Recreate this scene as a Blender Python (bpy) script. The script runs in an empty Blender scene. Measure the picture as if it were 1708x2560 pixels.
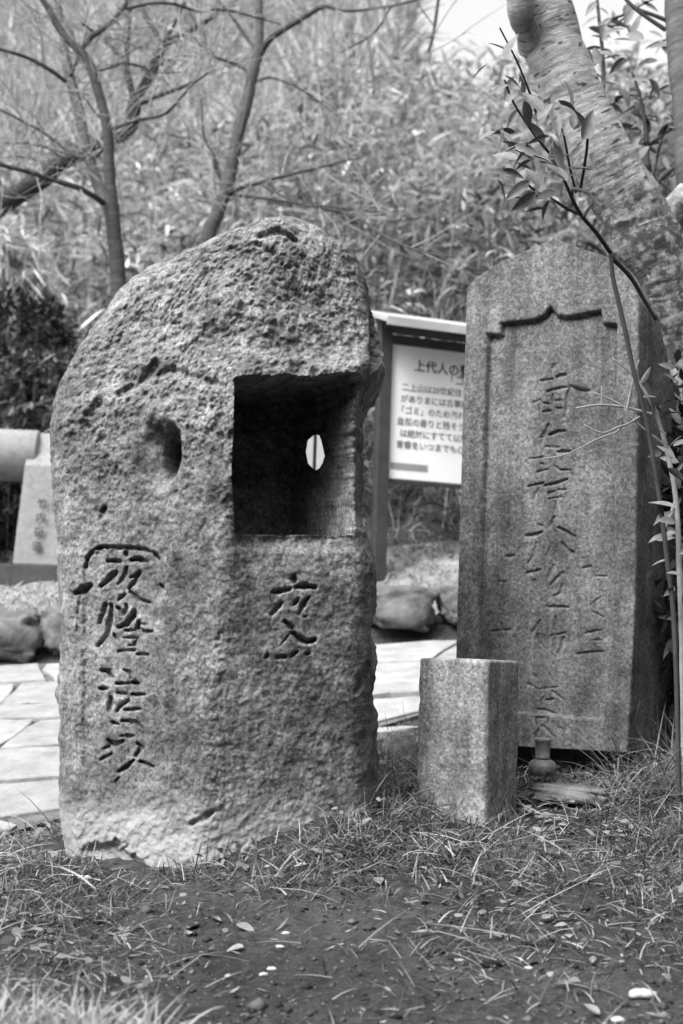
import bpy, bmesh, math, random
import numpy as np
from mathutils import Vector, Matrix

# ------------------------------------------------------------------ camera, sky, sun, exposure
SC = bpy.context.scene
COL = SC.collection
SRCW, SRCH, FPX = 1708.0, 2560.0, 3555.6
EYE = 0.58
PITCH = math.atan((1620 - 1280) / FPX)
ROLL = math.radians(1.8)
cam_d = bpy.data.cameras.new('camera'); cam = bpy.data.objects.new('camera', cam_d); COL.objects.link(cam)
cam_d.sensor_fit = 'VERTICAL'; cam_d.sensor_height = 36.0; cam_d.sensor_width = 24.0; cam_d.lens = 50.0
cam_d.clip_start = 0.05; cam_d.clip_end = 2000
cam_d.dof.use_dof = True; cam_d.dof.focus_distance = 3.35; cam_d.dof.aperture_fstop = 4.0
F_ = np.array([0, math.cos(PITCH), math.sin(PITCH)])
U0 = np.array([0, -math.sin(PITCH), math.cos(PITCH)]); R0 = np.array([1.0, 0, 0])
R_ = math.cos(ROLL) * R0 + math.sin(ROLL) * U0
U_ = math.cos(ROLL) * U0 - math.sin(ROLL) * R0
CAM = np.array([0, 0, EYE])
cam.matrix_world = Matrix(((R_[0], U_[0], -F_[0], 0), (R_[1], U_[1], -F_[1], 0), (R_[2], U_[2], -F_[2], EYE), (0, 0, 0, 1)))
SC.camera = cam

SUN_EL, SUN_AZ = math.radians(50), math.radians(-136)   # azimuth: 0 = +Y, negative = to the left / behind camera
world = bpy.data.worlds.new('World'); SC.world = world; world.use_nodes = True
wt = world.node_tree; wt.nodes.clear()
wo = wt.nodes.new('ShaderNodeOutputWorld'); wb = wt.nodes.new('ShaderNodeBackground')
sk = wt.nodes.new('ShaderNodeTexSky'); sk.sky_type = 'NISHITA'; sk.sun_disc = False
sk.sun_elevation = SUN_EL; sk.sun_rotation = SUN_AZ; sk.air_density = 2.0; sk.dust_density = 8.0; sk.ozone_density = 1.0
bw = wt.nodes.new('ShaderNodeRGBToBW')
wt.links.new(sk.outputs[0], bw.inputs[0]); wt.links.new(bw.outputs[0], wb.inputs[0]); wt.links.new(wb.outputs[0], wo.inputs[0])
wb.inputs[1].default_value = 0.15
sun_d = bpy.data.lights.new('sun', 'SUN'); sun = bpy.data.objects.new('sun', sun_d); COL.objects.link(sun)
sun_d.energy = 1.1; sun_d.angle = math.radians(16); sun_d.color = (1, 1, 1)
sdir = Vector((math.sin(SUN_AZ) * math.cos(SUN_EL), math.cos(SUN_AZ) * math.cos(SUN_EL), math.sin(SUN_EL)))
sun.rotation_euler = sdir.to_track_quat('Z', 'Y').to_euler(); sun.location = (-5, -3, 12)
SC.view_settings.view_transform = 'Standard'; SC.view_settings.look = 'None'
SC.view_settings.gamma = 1.0; SC.view_settings.use_curve_mapping = False
SC.view_settings.exposure = 1.45
SC.cycles.max_bounces = 6; SC.cycles.transparent_max_bounces = 4

# ------------------------------------------------------------------ helpers
rng = np.random.default_rng(7); random.seed(7)

def P(px, py, depth):
    px = np.asarray(px, float); py = np.asarray(py, float); depth = np.asarray(depth, float)
    a = (px - 854) / FPX; b = -(py - 1280) / FPX
    ray = F_ + a[..., None] * R_ + b[..., None] * U_
    return CAM + ray * (depth / ray[..., 1])[..., None]
def proj(p):
    d = np.asarray(p) - CAM; w = d @ F_
    return 854 + FPX * (d @ R_) / w, 1280 - FPX * (d @ U_) / w
def sstep(a, b, x):
    t = np.clip((x - a) / (b - a), 0, 1); return t * t * (3 - 2 * t)

_perm = np.random.default_rng(11).permutation(256); _perm = np.concatenate([_perm, _perm, _perm])
_g = np.random.default_rng(12).normal(size=(256, 3)); _g /= np.linalg.norm(_g, axis=1)[:, None]
def perlin(p):
    p = np.asarray(p, float); i = np.floor(p).astype(int); f = p - i; i &= 255
    u = f * f * f * (f * (f * 6 - 15) + 10); out = 0
    for dx in (0, 1):
        for dy in (0, 1):
            for dz in (0, 1):
                h = _perm[_perm[_perm[i[..., 0] + dx] + i[..., 1] + dy] + i[..., 2] + dz]
                d = (f - np.array([dx, dy, dz])); g = _g[h]
                n = (g * d).sum(-1)
                w = (u[..., 0] if dx else 1 - u[..., 0]) * (u[..., 1] if dy else 1 - u[..., 1]) * (u[..., 2] if dz else 1 - u[..., 2])
                out = out + n * w
    return out
def fbm(p, s, octs=4, gain=.5):
    p = np.asarray(p, float); o = 0; a = 1
    for k in range(octs): o = o + a * perlin(p * s + 17.3 * k); s *= 2.03; a *= gain
    return o

def mk(name, V, F, mat=None, parent=None, smooth=True, tone=None, uv=None):
    V = np.asarray(V, np.float32); me = bpy.data.meshes.new(name)
    if isinstance(F, np.ndarray): Fs = [F]
    elif len(F) and isinstance(F[0], np.ndarray): Fs = F
    else: Fs = None
    if Fs is None:
        me.from_pydata([tuple(v) for v in V.tolist()], [], F)
    else:
        idx = np.concatenate([f.ravel() for f in Fs]).astype(np.int32)
        tot = np.concatenate([np.full(len(f), f.shape[1]) for f in Fs]).astype(np.int32)
        st = np.concatenate([[0], np.cumsum(tot)[:-1]]).astype(np.int32)
        me.vertices.add(len(V)); me.vertices.foreach_set('co', V.ravel())
        me.loops.add(len(idx)); me.loops.foreach_set('vertex_index', idx)
        me.polygons.add(len(tot)); me.polygons.foreach_set('loop_start', st)
        me.update(calc_edges=True); me.validate()
    if tone is not None:
        at = me.attributes.new('tone', 'FLOAT', 'POINT'); at.data.foreach_set('value', np.asarray(tone, np.float32))
    if uv is not None:
        l = me.uv_layers.new(name='UVMap'); li = np.zeros(len(me.loops), np.int32); me.loops.foreach_get('vertex_index', li)
        l.data.foreach_set('uv', np.asarray(uv, np.float32)[li].ravel())
    if smooth: me.polygons.foreach_set('use_smooth', [True] * len(me.polygons))
    if mat: me.materials.append(mat)
    o = bpy.data.objects.new(name, me); COL.objects.link(o)
    if parent: o.parent = parent
    return o
def empty(name, loc=(0, 0, 0), rz=0):
    o = bpy.data.objects.new(name, None); COL.objects.link(o); o.location = loc; o.rotation_euler = (0, 0, rz)
    o.empty_display_size = .1
    return o
def tag(o, label=None, cat=None, group=None, kind=None):
    if label: o['label'] = label
    if cat: o['category'] = cat
    if group: o['group'] = group
    if kind: o['kind'] = kind
    return o
def keep(o, root):
    """parent o (built in world space) to root without moving it"""
    o.parent = root; o.matrix_parent_inverse = Matrix.LocRotScale(root.location, root.rotation_euler, None).inverted()
    return o
def box(name, x0, x1, y0, y1, z0, z1, mat, parent=None, bevel=.004):
    bm = bmesh.new(); bmesh.ops.create_cube(bm, size=1)
    for v in bm.verts:
        v.co = Vector(((x0 + x1) / 2 + v.co.x * (x1 - x0), (y0 + y1) / 2 + v.co.y * (y1 - y0), (z0 + z1) / 2 + v.co.z * (z1 - z0)))
    if bevel: bmesh.ops.bevel(bm, geom=bm.edges[:], offset=bevel, segments=2, affect='EDGES', profile=.6)
    me = bpy.data.meshes.new(name); bm.to_mesh(me); bm.free()
    if mat: me.materials.append(mat)
    o = bpy.data.objects.new(name, me); COL.objects.link(o)
    if parent: o.parent = parent
    return o

# ------------------------------------------------------------------ materials (all neutral: black-and-white photograph)
class N:
    def __init__(s, name, rough=.9, spec=.2):
        s.m = bpy.data.materials.new(name); s.m.use_nodes = True; s.t = s.m.node_tree
        s.b = s.t.nodes['Principled BSDF']; s.b.inputs['Roughness'].default_value = rough
        s.b.inputs['Specular IOR Level'].default_value = spec
        s.tc = s.t.nodes.new('ShaderNodeTexCoord')
    def n(s, typ, **kw):
        x = s.t.nodes.new(typ)
        for k, v in kw.items(): setattr(x, k, v)
        return x
    def L(s, a, b): s.t.links.new(a, b)
    def noise(s, scale, detail=4, rough=.6, co='Object', dist=0):
        x = s.n('ShaderNodeTexNoise'); x.inputs['Scale'].default_value = scale; x.inputs['Detail'].default_value = detail
        x.inputs['Roughness'].default_value = rough; x.inputs['Distortion'].default_value = dist
        s.L(co if not isinstance(co, str) else s.tc.outputs[co], x.inputs['Vector']); return x.outputs['Fac']
    def vor(s, scale, out='Distance', co='Object', feature='F1'):
        x = s.n('ShaderNodeTexVoronoi', feature=feature); x.inputs['Scale'].default_value = scale
        s.L(co if not isinstance(co, str) else s.tc.outputs[co], x.inputs['Vector']); return x.outputs[out]
    def ramp(s, fac, a, b, lo, hi):
        x = s.n('ShaderNodeMapRange', clamp=True); s.L(fac, x.inputs[0])
        for i, v in enumerate((a, b, lo, hi)): x.inputs[i + 1].default_value = v
        return x.outputs[0]
    def math(s, op, a, b):
        x = s.n('ShaderNodeMath', operation=op)
        for i, v in enumerate((a, b)):
            if isinstance(v, (int, float)): x.inputs[i].default_value = v
            else: s.L(v, x.inputs[i])
        return x.outputs[0]
    def mix(s, f, a, b):
        x = s.n('ShaderNodeMix', data_type='FLOAT')
        for i, v in zip((0, 2, 3), (f, a, b)):
            if isinstance(v, (int, float)): x.inputs[i].default_value = v
            else: s.L(v, x.inputs[i])
        return x.outputs[0]
    def scaled(s, sx, sy, sz, co='Object'):
        x = s.n('ShaderNodeMapping'); x.inputs['Scale'].default_value = (sx, sy, sz); s.L(s.tc.outputs[co], x.inputs[0]); return x.outputs[0]
    def base(s, v):
        if isinstance(v, (int, float)): s.b.inputs['Base Color'].default_value = (v, v, v, 1)
        else: s.L(v, s.b.inputs['Base Color'])
        return s
    def bump(s, h, dist=.002, strength=1.0):
        x = s.n('ShaderNodeBump'); x.inputs['Distance'].default_value = dist; x.inputs['Strength'].default_value = strength
        s.L(h, x.inputs['Height']); s.L(x.outputs[0], s.b.inputs['Normal']); return s

def mat_rough_granite():
    s = N('rough_granite', .92, .15)
    big = s.ramp(s.noise(3.2, 5, .6), .35, .68, .0, 1)
    mid = s.ramp(s.noise(26, 5, .7), .3, .7, 0, 1)
    fine = s.ramp(s.noise(120, 4, .75), .34, .66, 0, 1)
    v = s.mix(big, .075, .225)
    v = s.math('MULTIPLY', v, s.ramp(mid, 0, 1, .45, 1.55))
    v = s.math('MULTIPLY', v, s.ramp(fine, 0, 1, .4, 1.65))
    lich = s.ramp(s.noise(13, 7, .8, dist=.5), .56, .68, 0, .6)
    v = s.mix(lich, v, .40)
    dark = s.ramp(s.noise(8.3, 7, .78), .42, .28, 0, .7)
    v = s.mix(dark, v, .06)
    # pale, once buried foot of the stone
    sep = s.n('ShaderNodeSeparateXYZ'); s.L(s.tc.outputs['Object'], sep.inputs[0])
    zz = s.math('ADD', sep.outputs[2], s.ramp(s.noise(9, 5, .6), 0, 1, -.12, .12))
    v = s.mix(s.ramp(zz, .17, .24, .75, 0), v, .36)
    s.base(v)
    h = s.math('ADD', s.math('MULTIPLY', s.noise(150, 4, .75), .6), s.math('MULTIPLY', s.noise(420, 2, .7), .35))
    return s.bump(h, .005, .8).m
def mat_cut_granite(name='dressed_granite', k=1.0):
    s = N(name, .85, .2)
    c = s.ramp(s.vor(150, 'Color'), .1, .9, 0, 1)
    c2 = s.ramp(s.noise(120, 3, .8), .34, .66, 0, 1)
    v = s.mix(c, .17 * k, .36 * k); v = s.math('MULTIPLY', v, s.ramp(c2, 0, 1, .62, 1.35))
    st = s.ramp(s.noise(s.n('ShaderNodeTexCoord').outputs['Object'] if 0 else 5, 5, .65), .36, .64, .6, 1.25)
    v = s.math('MULTIPLY', v, st)
    streak = s.ramp(s.noise(4, 5, .65, co=s.scaled(5, 5, .8)), .40, .66, 1.2, .62)
    v = s.math('MULTIPLY', v, streak)
    s.base(v); return s.bump(s.math('ADD', s.noise(110, 4, .8), s.math('MULTIPLY', s.noise(330, 2, .6), .4)), .004, .8).m
def mat_simple(name, lo, hi, scale, rough=.9, bump=.003, spec=.2, detail=5, bscale=None):
    s = N(name, rough, spec); f = s.ramp(s.noise(scale, detail, .65), .3, .7, lo, hi)
    s.base(f)
    if bump: s.bump(s.noise(bscale or scale * 3, 5, .7), bump, .8)
    return s.m
def mat_tone(name, lo, hi, rough=.55, spec=.3, trans=.0):
    s = N(name, rough, spec); a = s.n('ShaderNodeAttribute', attribute_name='tone')
    v = s.ramp(a.outputs['Fac'], 0, 1, lo, hi); s.base(v)
    if trans:
        tl = s.n('ShaderNodeBsdfTranslucent'); s.L(v, tl.inputs[0]); mx = s.n('ShaderNodeMixShader'); mx.inputs[0].default_value = trans
        out = s.t.nodes['Material Output']; s.L(s.b.outputs[0], mx.inputs[1]); s.L(tl.outputs[0], mx.inputs[2]); s.L(mx.outputs[0], out.inputs[0])
    return s.m
def mat_soil():
    s = N('soil', .95, .12)
    a = s.ramp(s.noise(2.2, 6, .6), .35, .65, .034, .062); b = s.ramp(s.noise(45, 7, .8), .3, .7, .35, 1.7)
    v = s.math('MULTIPLY', a, b)
    v = s.mix(s.ramp(s.noise(60, 4, .7, dist=.5), .58, .66, 0, .7), v, .015)
    v = s.mix(s.ramp(s.noise(130, 3, .6), .62, .70, 0, .7), v, .2)
    s.base(v); return s.bump(s.math('ADD', s.noise(24, 8, .75), s.math('MULTIPLY', s.noise(140, 4, .7), .3)), .02, .8).m
def mat_bark(name, lo, hi, dark, lent=True, moss=False):
    s = N(name, .85, .2)
    st = s.noise(1.0, 6, .65, co=s.scaled(9, 60, 1, 'UV')); v = s.ramp(st, .3, .7, lo, hi)
    v = s.math('MULTIPLY', v, s.ramp(s.noise(14, 5, .65), .3, .7, .72, 1.2))
    h = st
    if lent:
        l = s.noise(1.0, 2, .5, co=s.scaled(14, 46, 1, 'UV')); lf = s.ramp(l, .60, .67, 0, .9); v = s.mix(lf, v, dark)
    if moss:
        sep = s.n('ShaderNodeSeparateXYZ'); s.L(s.tc.outputs['Object'], sep.inputs[0])
        z = s.math('ADD', sep.outputs[2], s.ramp(s.noise(12, 6, .75), 0, 1, -.45, .45))
        mf = s.ramp(z, 2.25, 1.95, 0, .92)
        v = s.mix(s.math('MULTIPLY', mf, s.ramp(s.noise(30, 5, .7), .38, .55, .3, 1)), v, dark * 1.1)
        v = s.mix(s.ramp(s.noise(22, 5, .7, dist=.6), .64, .69, 0, .7), v, .5)
    s.base(v); return s.bump(s.math('ADD', h, s.noise(50, 5, .7)), .006, .8).m

M = dict(
    stone=mat_rough_granite(), granite=mat_cut_granite('dressed_granite', .52), post=mat_cut_granite('post_granite', .95),
    soil=mat_soil(),
    verge=mat_simple('verge_earth', .14, .34, 9, .95, .03, .1, 7),
    boulder=mat_simple('boulder_stone', .10, .30, 6, .95, .04, .1, 8, 14),
    hill=mat_simple('hill_soil', .03, .07, 2.0, .95, .02, .1),
    joint=mat_simple('path_mortar', .07, .16, 12, .95, .01, .1),
    slab=mat_simple('paving_stone', .21, .36, 9, .85, .012, .2),
    slab2=mat_simple('grey_paving_stone', .18, .31, 9, .85, .012, .2),
    rock=mat_simple('edge_rock', .04, .19, 7, .9, .02, .2, 6),
    marker=mat_simple('marker_stone', .20, .30, 30, .85, .002, .2, 5, 160),
    plinth=mat_simple('plinth_stone', .045, .075, 14, .8, .004, .2),
    ink=N('black_paint', .6, .3).base(.02).m, ink2=N('faded_paint', .6, .3).base(.22).m, groove=N('dark_lettering', .9, .1).base(.07).m,
    white=mat_simple('white_panel', .78, .84, 3, .5, 0, .4), wood=mat_simple('dark_wood', .03, .06, 20, .6, .003, .35),
    tin=mat_simple('roof_sheet', .34, .46, 9, .5, .002, .5), label=mat_simple('grey_strip', .22, .30, 8, .6, 0, .3),
    metal=mat_simple('weathered_metal', .06, .18, 60, .45, .002, .5),
    postw=mat_simple('white_post', .26, .34, 6, .6, .001, .3),
    barkp=mat_bark('pale_bark', .15, .50, .02, True, True), bark1=mat_bark('dark_bark', .02, .045, .015, False), bark2=mat_bark('grey_bark', .05, .12, .03, False),
    barkf=mat_bark('sapling_bark', .03, .075, .02, False), twig=mat_simple('twig_bark', .16, .34, 9, .8, 0, .3), twigd=mat_simple('dark_twig', .03, .06, 9, .8, 0, .3),
    grass=mat_tone('grass_blade', .03, .42, .6, .25, .25), sasa=mat_tone('bamboo_leaf', .05, .62, .5, .3, .3),
    leafd=mat_tone('shrub_leaf', .04, .14, .4, .45, .2), bush=mat_tone('bush_leaf', .02, .14, .5, .3, .15),
    litter=mat_tone('dead_leaf', .14, .5, .7, .2, .1), leafone=mat_simple('glossy_leaf', .07, .22, 14, .55, .001, .3),
    litter2=mat_tone('earth_crumb', .02, .20, .95, .1),
    deadleaf=mat_simple('dry_leaf', .12, .28, 25, .7, .002, .2), pebble=mat_simple('pebble_stone', .28, .5, 30, .8, .003, .3),
)

# ------------------------------------------------------------------ terrain
def zpath(x, y): return -.604 + .088 * np.clip(x, -6, 3) + .184 * y
def ynear(x): return np.clip(4.45 + .93 * (x + .4), 3.85, 5.25)
YF = 6.5
ctl = np.array([(-.5, 2.1, .0), (.5, 2.1, .0), (0, 2.1, -.005), (-.9, 2.6, .0), (0, 2.6, .01), (.9, 2.6, .03), (0, 0, -.03), (-2, 0, -.03), (2, 0, .0),
                (-.35, 3.1, .055), (-.8, 3.2, .055), (-.75, 3.5, .06), (-.14, 3.12, .11), (.02, 3.2, .185), (.12, 3.45, .22), (.3, 3.35, .145), (.36, 3.6, .18), (.75, 3.4, .20), (.55, 3.7, .23), (.8, 3.9, .26),
                (1.2, 3.6, .34), (.45, 4.1, .25), (-.9, 3.9, .04), (-.2, 4.2, .14), (-2, 3.3, .02), (2, 3.3, .42), (-2, 2, -.02), (2, 2, .12), (.3, 4.7, .3), (1.2, 4.8, .48), (-2, 4.2, -.04)])
def _tps(r2): return np.where(r2 > 0, r2 * np.log(np.maximum(r2, 1e-12)) * .5, 0)
_K = _tps(((ctl[:, None, :2] - ctl[None, :, :2]) ** 2).sum(-1)) + np.eye(len(ctl)) * .02
_Pm = np.c_[np.ones(len(ctl)), ctl[:, :2]]
_A = np.block([[_K, _Pm], [_Pm.T, np.zeros((3, 3))]])
_W = np.linalg.solve(_A, np.r_[ctl[:, 2], 0, 0, 0])
def tps(x, y):
    sh = np.shape(x); x = np.clip(np.ravel(x), -2.2, 2.2); y = np.clip(np.ravel(y), -.5, 5.3); o = np.empty(len(x))
    for i in range(0, len(x), 40000):
        a, b = x[i:i + 40000], y[i:i + 40000]
        r2 = (a[:, None] - ctl[:, 0]) ** 2 + (b[:, None] - ctl[:, 1]) ** 2
        o[i:i + 40000] = _tps(r2) @ _W[:-3] + _W[-3] + _W[-2] * a + _W[-1] * b
    return o.reshape(sh)
def ground(x, y):
    x = np.asarray(x, float); y = np.asarray(y, float)
    zn = tps(x, y)
    yn = ynear(x)
    z = zn + (zpath(x, y) - .024 - zn) * sstep(yn - .40, yn - .10, y)
    zv = zpath(x, YF) + .08 + .40 * (y - 6.6)
    z = np.where(y > YF - .05, z + (zv - z) * sstep(YF - .02, YF + .12, y), z)
    # bank
    s = .71 + .02 * sstep(.45, 1.15, x) - .02 * np.clip(x - 1.2, 0, 3) - .10 * sstep(-.4, -1.9, x)
    zb = zpath(x, YF) + .08 + .40 * 1.1 + np.clip(y - 7.7, 0, 6.8) * s
    far = np.clip(y - 15.5, 0, 60)
    side = 1 - sstep(.03, .068, x / np.maximum(y, 1))
    zb = zb + far * (.02 + .60 * side)
    z = np.where(y > 7.7, zb, z)
    return z
def ground_n(x, y):
    """ground with roughness"""
    z = ground(x, y); p = np.stack([x, y, np.zeros_like(z)], -1)
    off = (y < ynear(x) - .02) | (y > YF + .1)
    amp = np.where(y < 5.5, .022, np.where(y < 7.7, .03, .03 + .22 * sstep(7.7, 8.6, y))); sc = np.where(y < 7.7, 4.0, 1.1) * 1.0
    near = (y < 4.5) & (np.abs(x) < 2.2); z = z + np.where(near, .007 * fbm(p, 19., 3, .6), 0)
    return z + np.where(off, amp * fbm(p * sc[..., None], 1.0, 4, .55), 0)
def axis(segs):
    o = []
    for a, b, n in segs: o.append(np.linspace(a, b, n, endpoint=False))
    return np.concatenate(o + [[segs[-1][1]]])
def sheet(name, xs, ys, mat):
    X, Y = np.meshgrid(xs, ys); Z = ground_n(X, Y); V = np.stack([X, Y, Z], -1).reshape(-1, 3)
    nx, ny = len(xs), len(ys); i = np.arange((ny - 1) * (nx - 1)); r, c = i // (nx - 1), i % (nx - 1); a = r * nx + c
    return mk(name, V, np.stack([a, a + 1, a + nx + 1, a + nx], 1), mat)
g_ = sheet('ground', axis([(-60, -8, 12), (-8, -2, 40), (-2, 2, 480), (2, 8, 40), (8, 60, 12)]), axis([(-60, -2, 14), (-2, 1.6, 30), (1.6, 4.4, 330), (4.4, 5.4, 50), (5.4, 6.62, 30)]), M['soil'])
tag(g_, kind='structure')
v_ = tag(sheet('verge', axis([(-60, -8, 14), (-8, 8, 220), (8, 60, 14)]), axis([(6.62, 7.7, 40)]), M['verge']), kind='structure')
h_ = sheet('hillside', axis([(-60, -8, 14), (-8, 8, 90), (8, 60, 14)]), axis([(7.7, 16, 60), (16, 75, 50)]), M['hill'])
tag(h_, kind='structure')

# path with individual paving stones
xs = np.linspace(-6, 6, 60); pv = []; pf = []
for k, x in enumerate(xs):
    for y in (float(ynear(x)) - .0, (float(ynear(x)) + YF) / 2, YF):
        pv.append((x, y, float(zpath(x, y)) - .009))
    if k: 
        for j in (0, 1): a = (k - 1) * 3 + j; pf.append((a, a + 3, a + 4, a + 1))
path = tag(mk('path', np.array(pv), pf, M['joint']), kind='structure')
def slab_mesh(poly, h=.03):
    c = np.mean(poly, 0); pts = []
    for k in range(len(poly)):
        a, b = np.array(poly[k]), np.array(poly[(k + 1) % len(poly)])
        for t in (0., .34, .67):
            q = a + (b - a) * t; q = q + rng.normal(0, .014, 2) * (.5 if t == 0 else 1); pts.append(c + (q - c) * (.965 if t == 0 else .992))
    pts = np.array(pts); n = len(pts)
    ins = c + (pts - c) * .975
    V = [(*p, -h) for p in pts] + [(*p, -.004) for p in pts] + [(*p, 0) for p in ins] + [(*c, .001)]
    F = []
    for k in range(n):
        j = (k + 1) % n
        F += [(k, j, n + j, n + k), (n + k, n + j, 2 * n + j, 2 * n + k), (2 * n + k, 2 * n + j, 3 * n)]
    return V, F
y = 3.8; row = 0
def wob(x, k): return .075 * float(perlin(np.array([x * 1.9, k * 3.7, .5]))) if k else 0.
while y < YF - .05:
    hgt = random.uniform(.20, .46); y1 = min(YF - .02, y + hgt); last = y1 > YF - .06
    x = -3.4 - random.random() * .5; skl = 0.
    while x < 1.6:
        w = random.uniform(.3, .85); x1 = x + w; skr = random.uniform(-.09, .09)
        bot = [(x + skl + (w - skl + skr) * t, 0) for t in (0, .5, 1)]; top = [(x - skl + (w + skl - skr) * t, 0) for t in (1, .5, 0)]
        g, gy = random.uniform(.003, .010), random.uniform(.006, .016)
        bot = [(a + (g if i == 0 else -g if i == 2 else 0), max(y + wob(a, row), float(ynear(a)) - .02) + gy) for i, (a, _) in enumerate(bot)]
        top = [(a + (-g if i == 0 else g if i == 2 else 0), y1 + (0 if last else wob(a, row + 1)) - gy) for i, (a, _) in enumerate(top)]
        if min(b[1] for b in bot) < min(t[1] for t in top) - .07:
            bot = [(a, min(b, top[2 - i][1] - .03)) for i, (a, b) in enumerate(bot)]
            V, F = slab_mesh([np.array(p) for p in bot + top]); cx, cy = (x + x1) / 2, (y + y1) / 2; t = rng.normal(0, .004, 2)
            V = np.array(V); ztop = zpath(V[:, 0], V[:, 1]) + .006 + rng.normal(0, .002)
            V[:, 2] = V[:, 2] + ztop + t[0] * (V[:, 0] - cx) + t[1] * (V[:, 1] - cy) + .004 * perlin(np.c_[V[:, :2] * 5, np.full(len(V), row)])
            mk('paving_stone', V, F, M['slab'] if random.random() < .6 else M['slab2'], path, smooth=False)
        x = x1; skl = skr
    y = y1; row += 1

# rough stones edging the far side of the path
kerb = tag(empty('kerb', (0, YF, float(zpath(0, YF)))), kind='structure')
def rock(name, c, r, seed, mat, sub=3, rough=.28, parent=None, ex=.6):
    bm = bmesh.new(); bmesh.ops.create_icosphere(bm, subdivisions=sub, radius=1)
    V = np.array([v.co for v in bm.verts]); F = [[v.index for v in f.verts] for f in bm.faces]; bm.free()
    d = 1 + rough * 1.6 * fbm(V * .9 + seed * 7.7, 1.0, 3, .5) + (.15 if sub > 2 else .05) * fbm(V * 3.5 + seed, 1.0, 5, .6)
    q = np.sign(V) * np.abs(V) ** ex; d = d + .35 * np.abs(fbm(V * 1.6 + seed * 3.1, 1.0, 2)) - .1
    V = q * d[:, None] * np.array(r) + np.array(c)
    o = mk(name, V, F, mat, smooth=sub > 2)
    if parent: keep(o, parent)
    return o
x = -3.3; k = 0
while x < 1.5:
    w = random.uniform(.15, .27); hh = random.uniform(.08, .13); cx = x + w
    lift = 0
    if .0 < cx < .95: hh = .10; lift = .025; w = min(w, .17)
    rock('kerb_stone', (cx, YF + .11 + random.uniform(-.03, .03), float(zpath(cx, YF)) +   .075 + lift + hh * .5), (w * 1.02, .13, hh), k, M['rock'], 4, parent=kerb)
    x += 2 * w * .97; k += 1

# ------------------------------------------------------------------ standing stones: traced front, carved, with real depth
def strokes_depth(px, py, strokes, jit):
    out = np.zeros_like(px)
    for pts, hw, dep in strokes:
        pts = np.array(pts, float); m = hw * 2.2
        sel = (px > pts[:, 0].min() - m) & (px < pts[:, 0].max() + m) & (py > pts[:, 1].min() - m) & (py < pts[:, 1].max() + m)
        if not sel.any(): continue
        x, y = px[sel], py[sel]; d = np.full(x.shape, 1e9)
        n = len(pts) - 1
        for k in range(n):
            a, b = pts[k], pts[k + 1]; ab = b - a; t = np.clip(((x - a[0]) * ab[0] + (y - a[1]) * ab[1]) / max(ab @ ab, 1e-6), 0, 1)
            s = (k + t) / n; wv = hw * (1.0 - .45 * np.abs(s - .45) * 2 * .8)
            d = np.minimum(d, np.hypot(x - a[0] - t * ab[0], y - a[1] - t * ab[1]) / wv)
        v = dep * sstep(1.45, .25, d + jit[sel] * .7)
        out[sel] = np.maximum(out[sel], v)
    return out
def conv(lst, ox, oy, sc, dep, wk=1.0):
    return [([(ox + sc * a, oy + sc * b) for a, b in pts], w * sc * .5 * wk, dep * (dd if dd else 1)) for pts, w, dd in lst]
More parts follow.
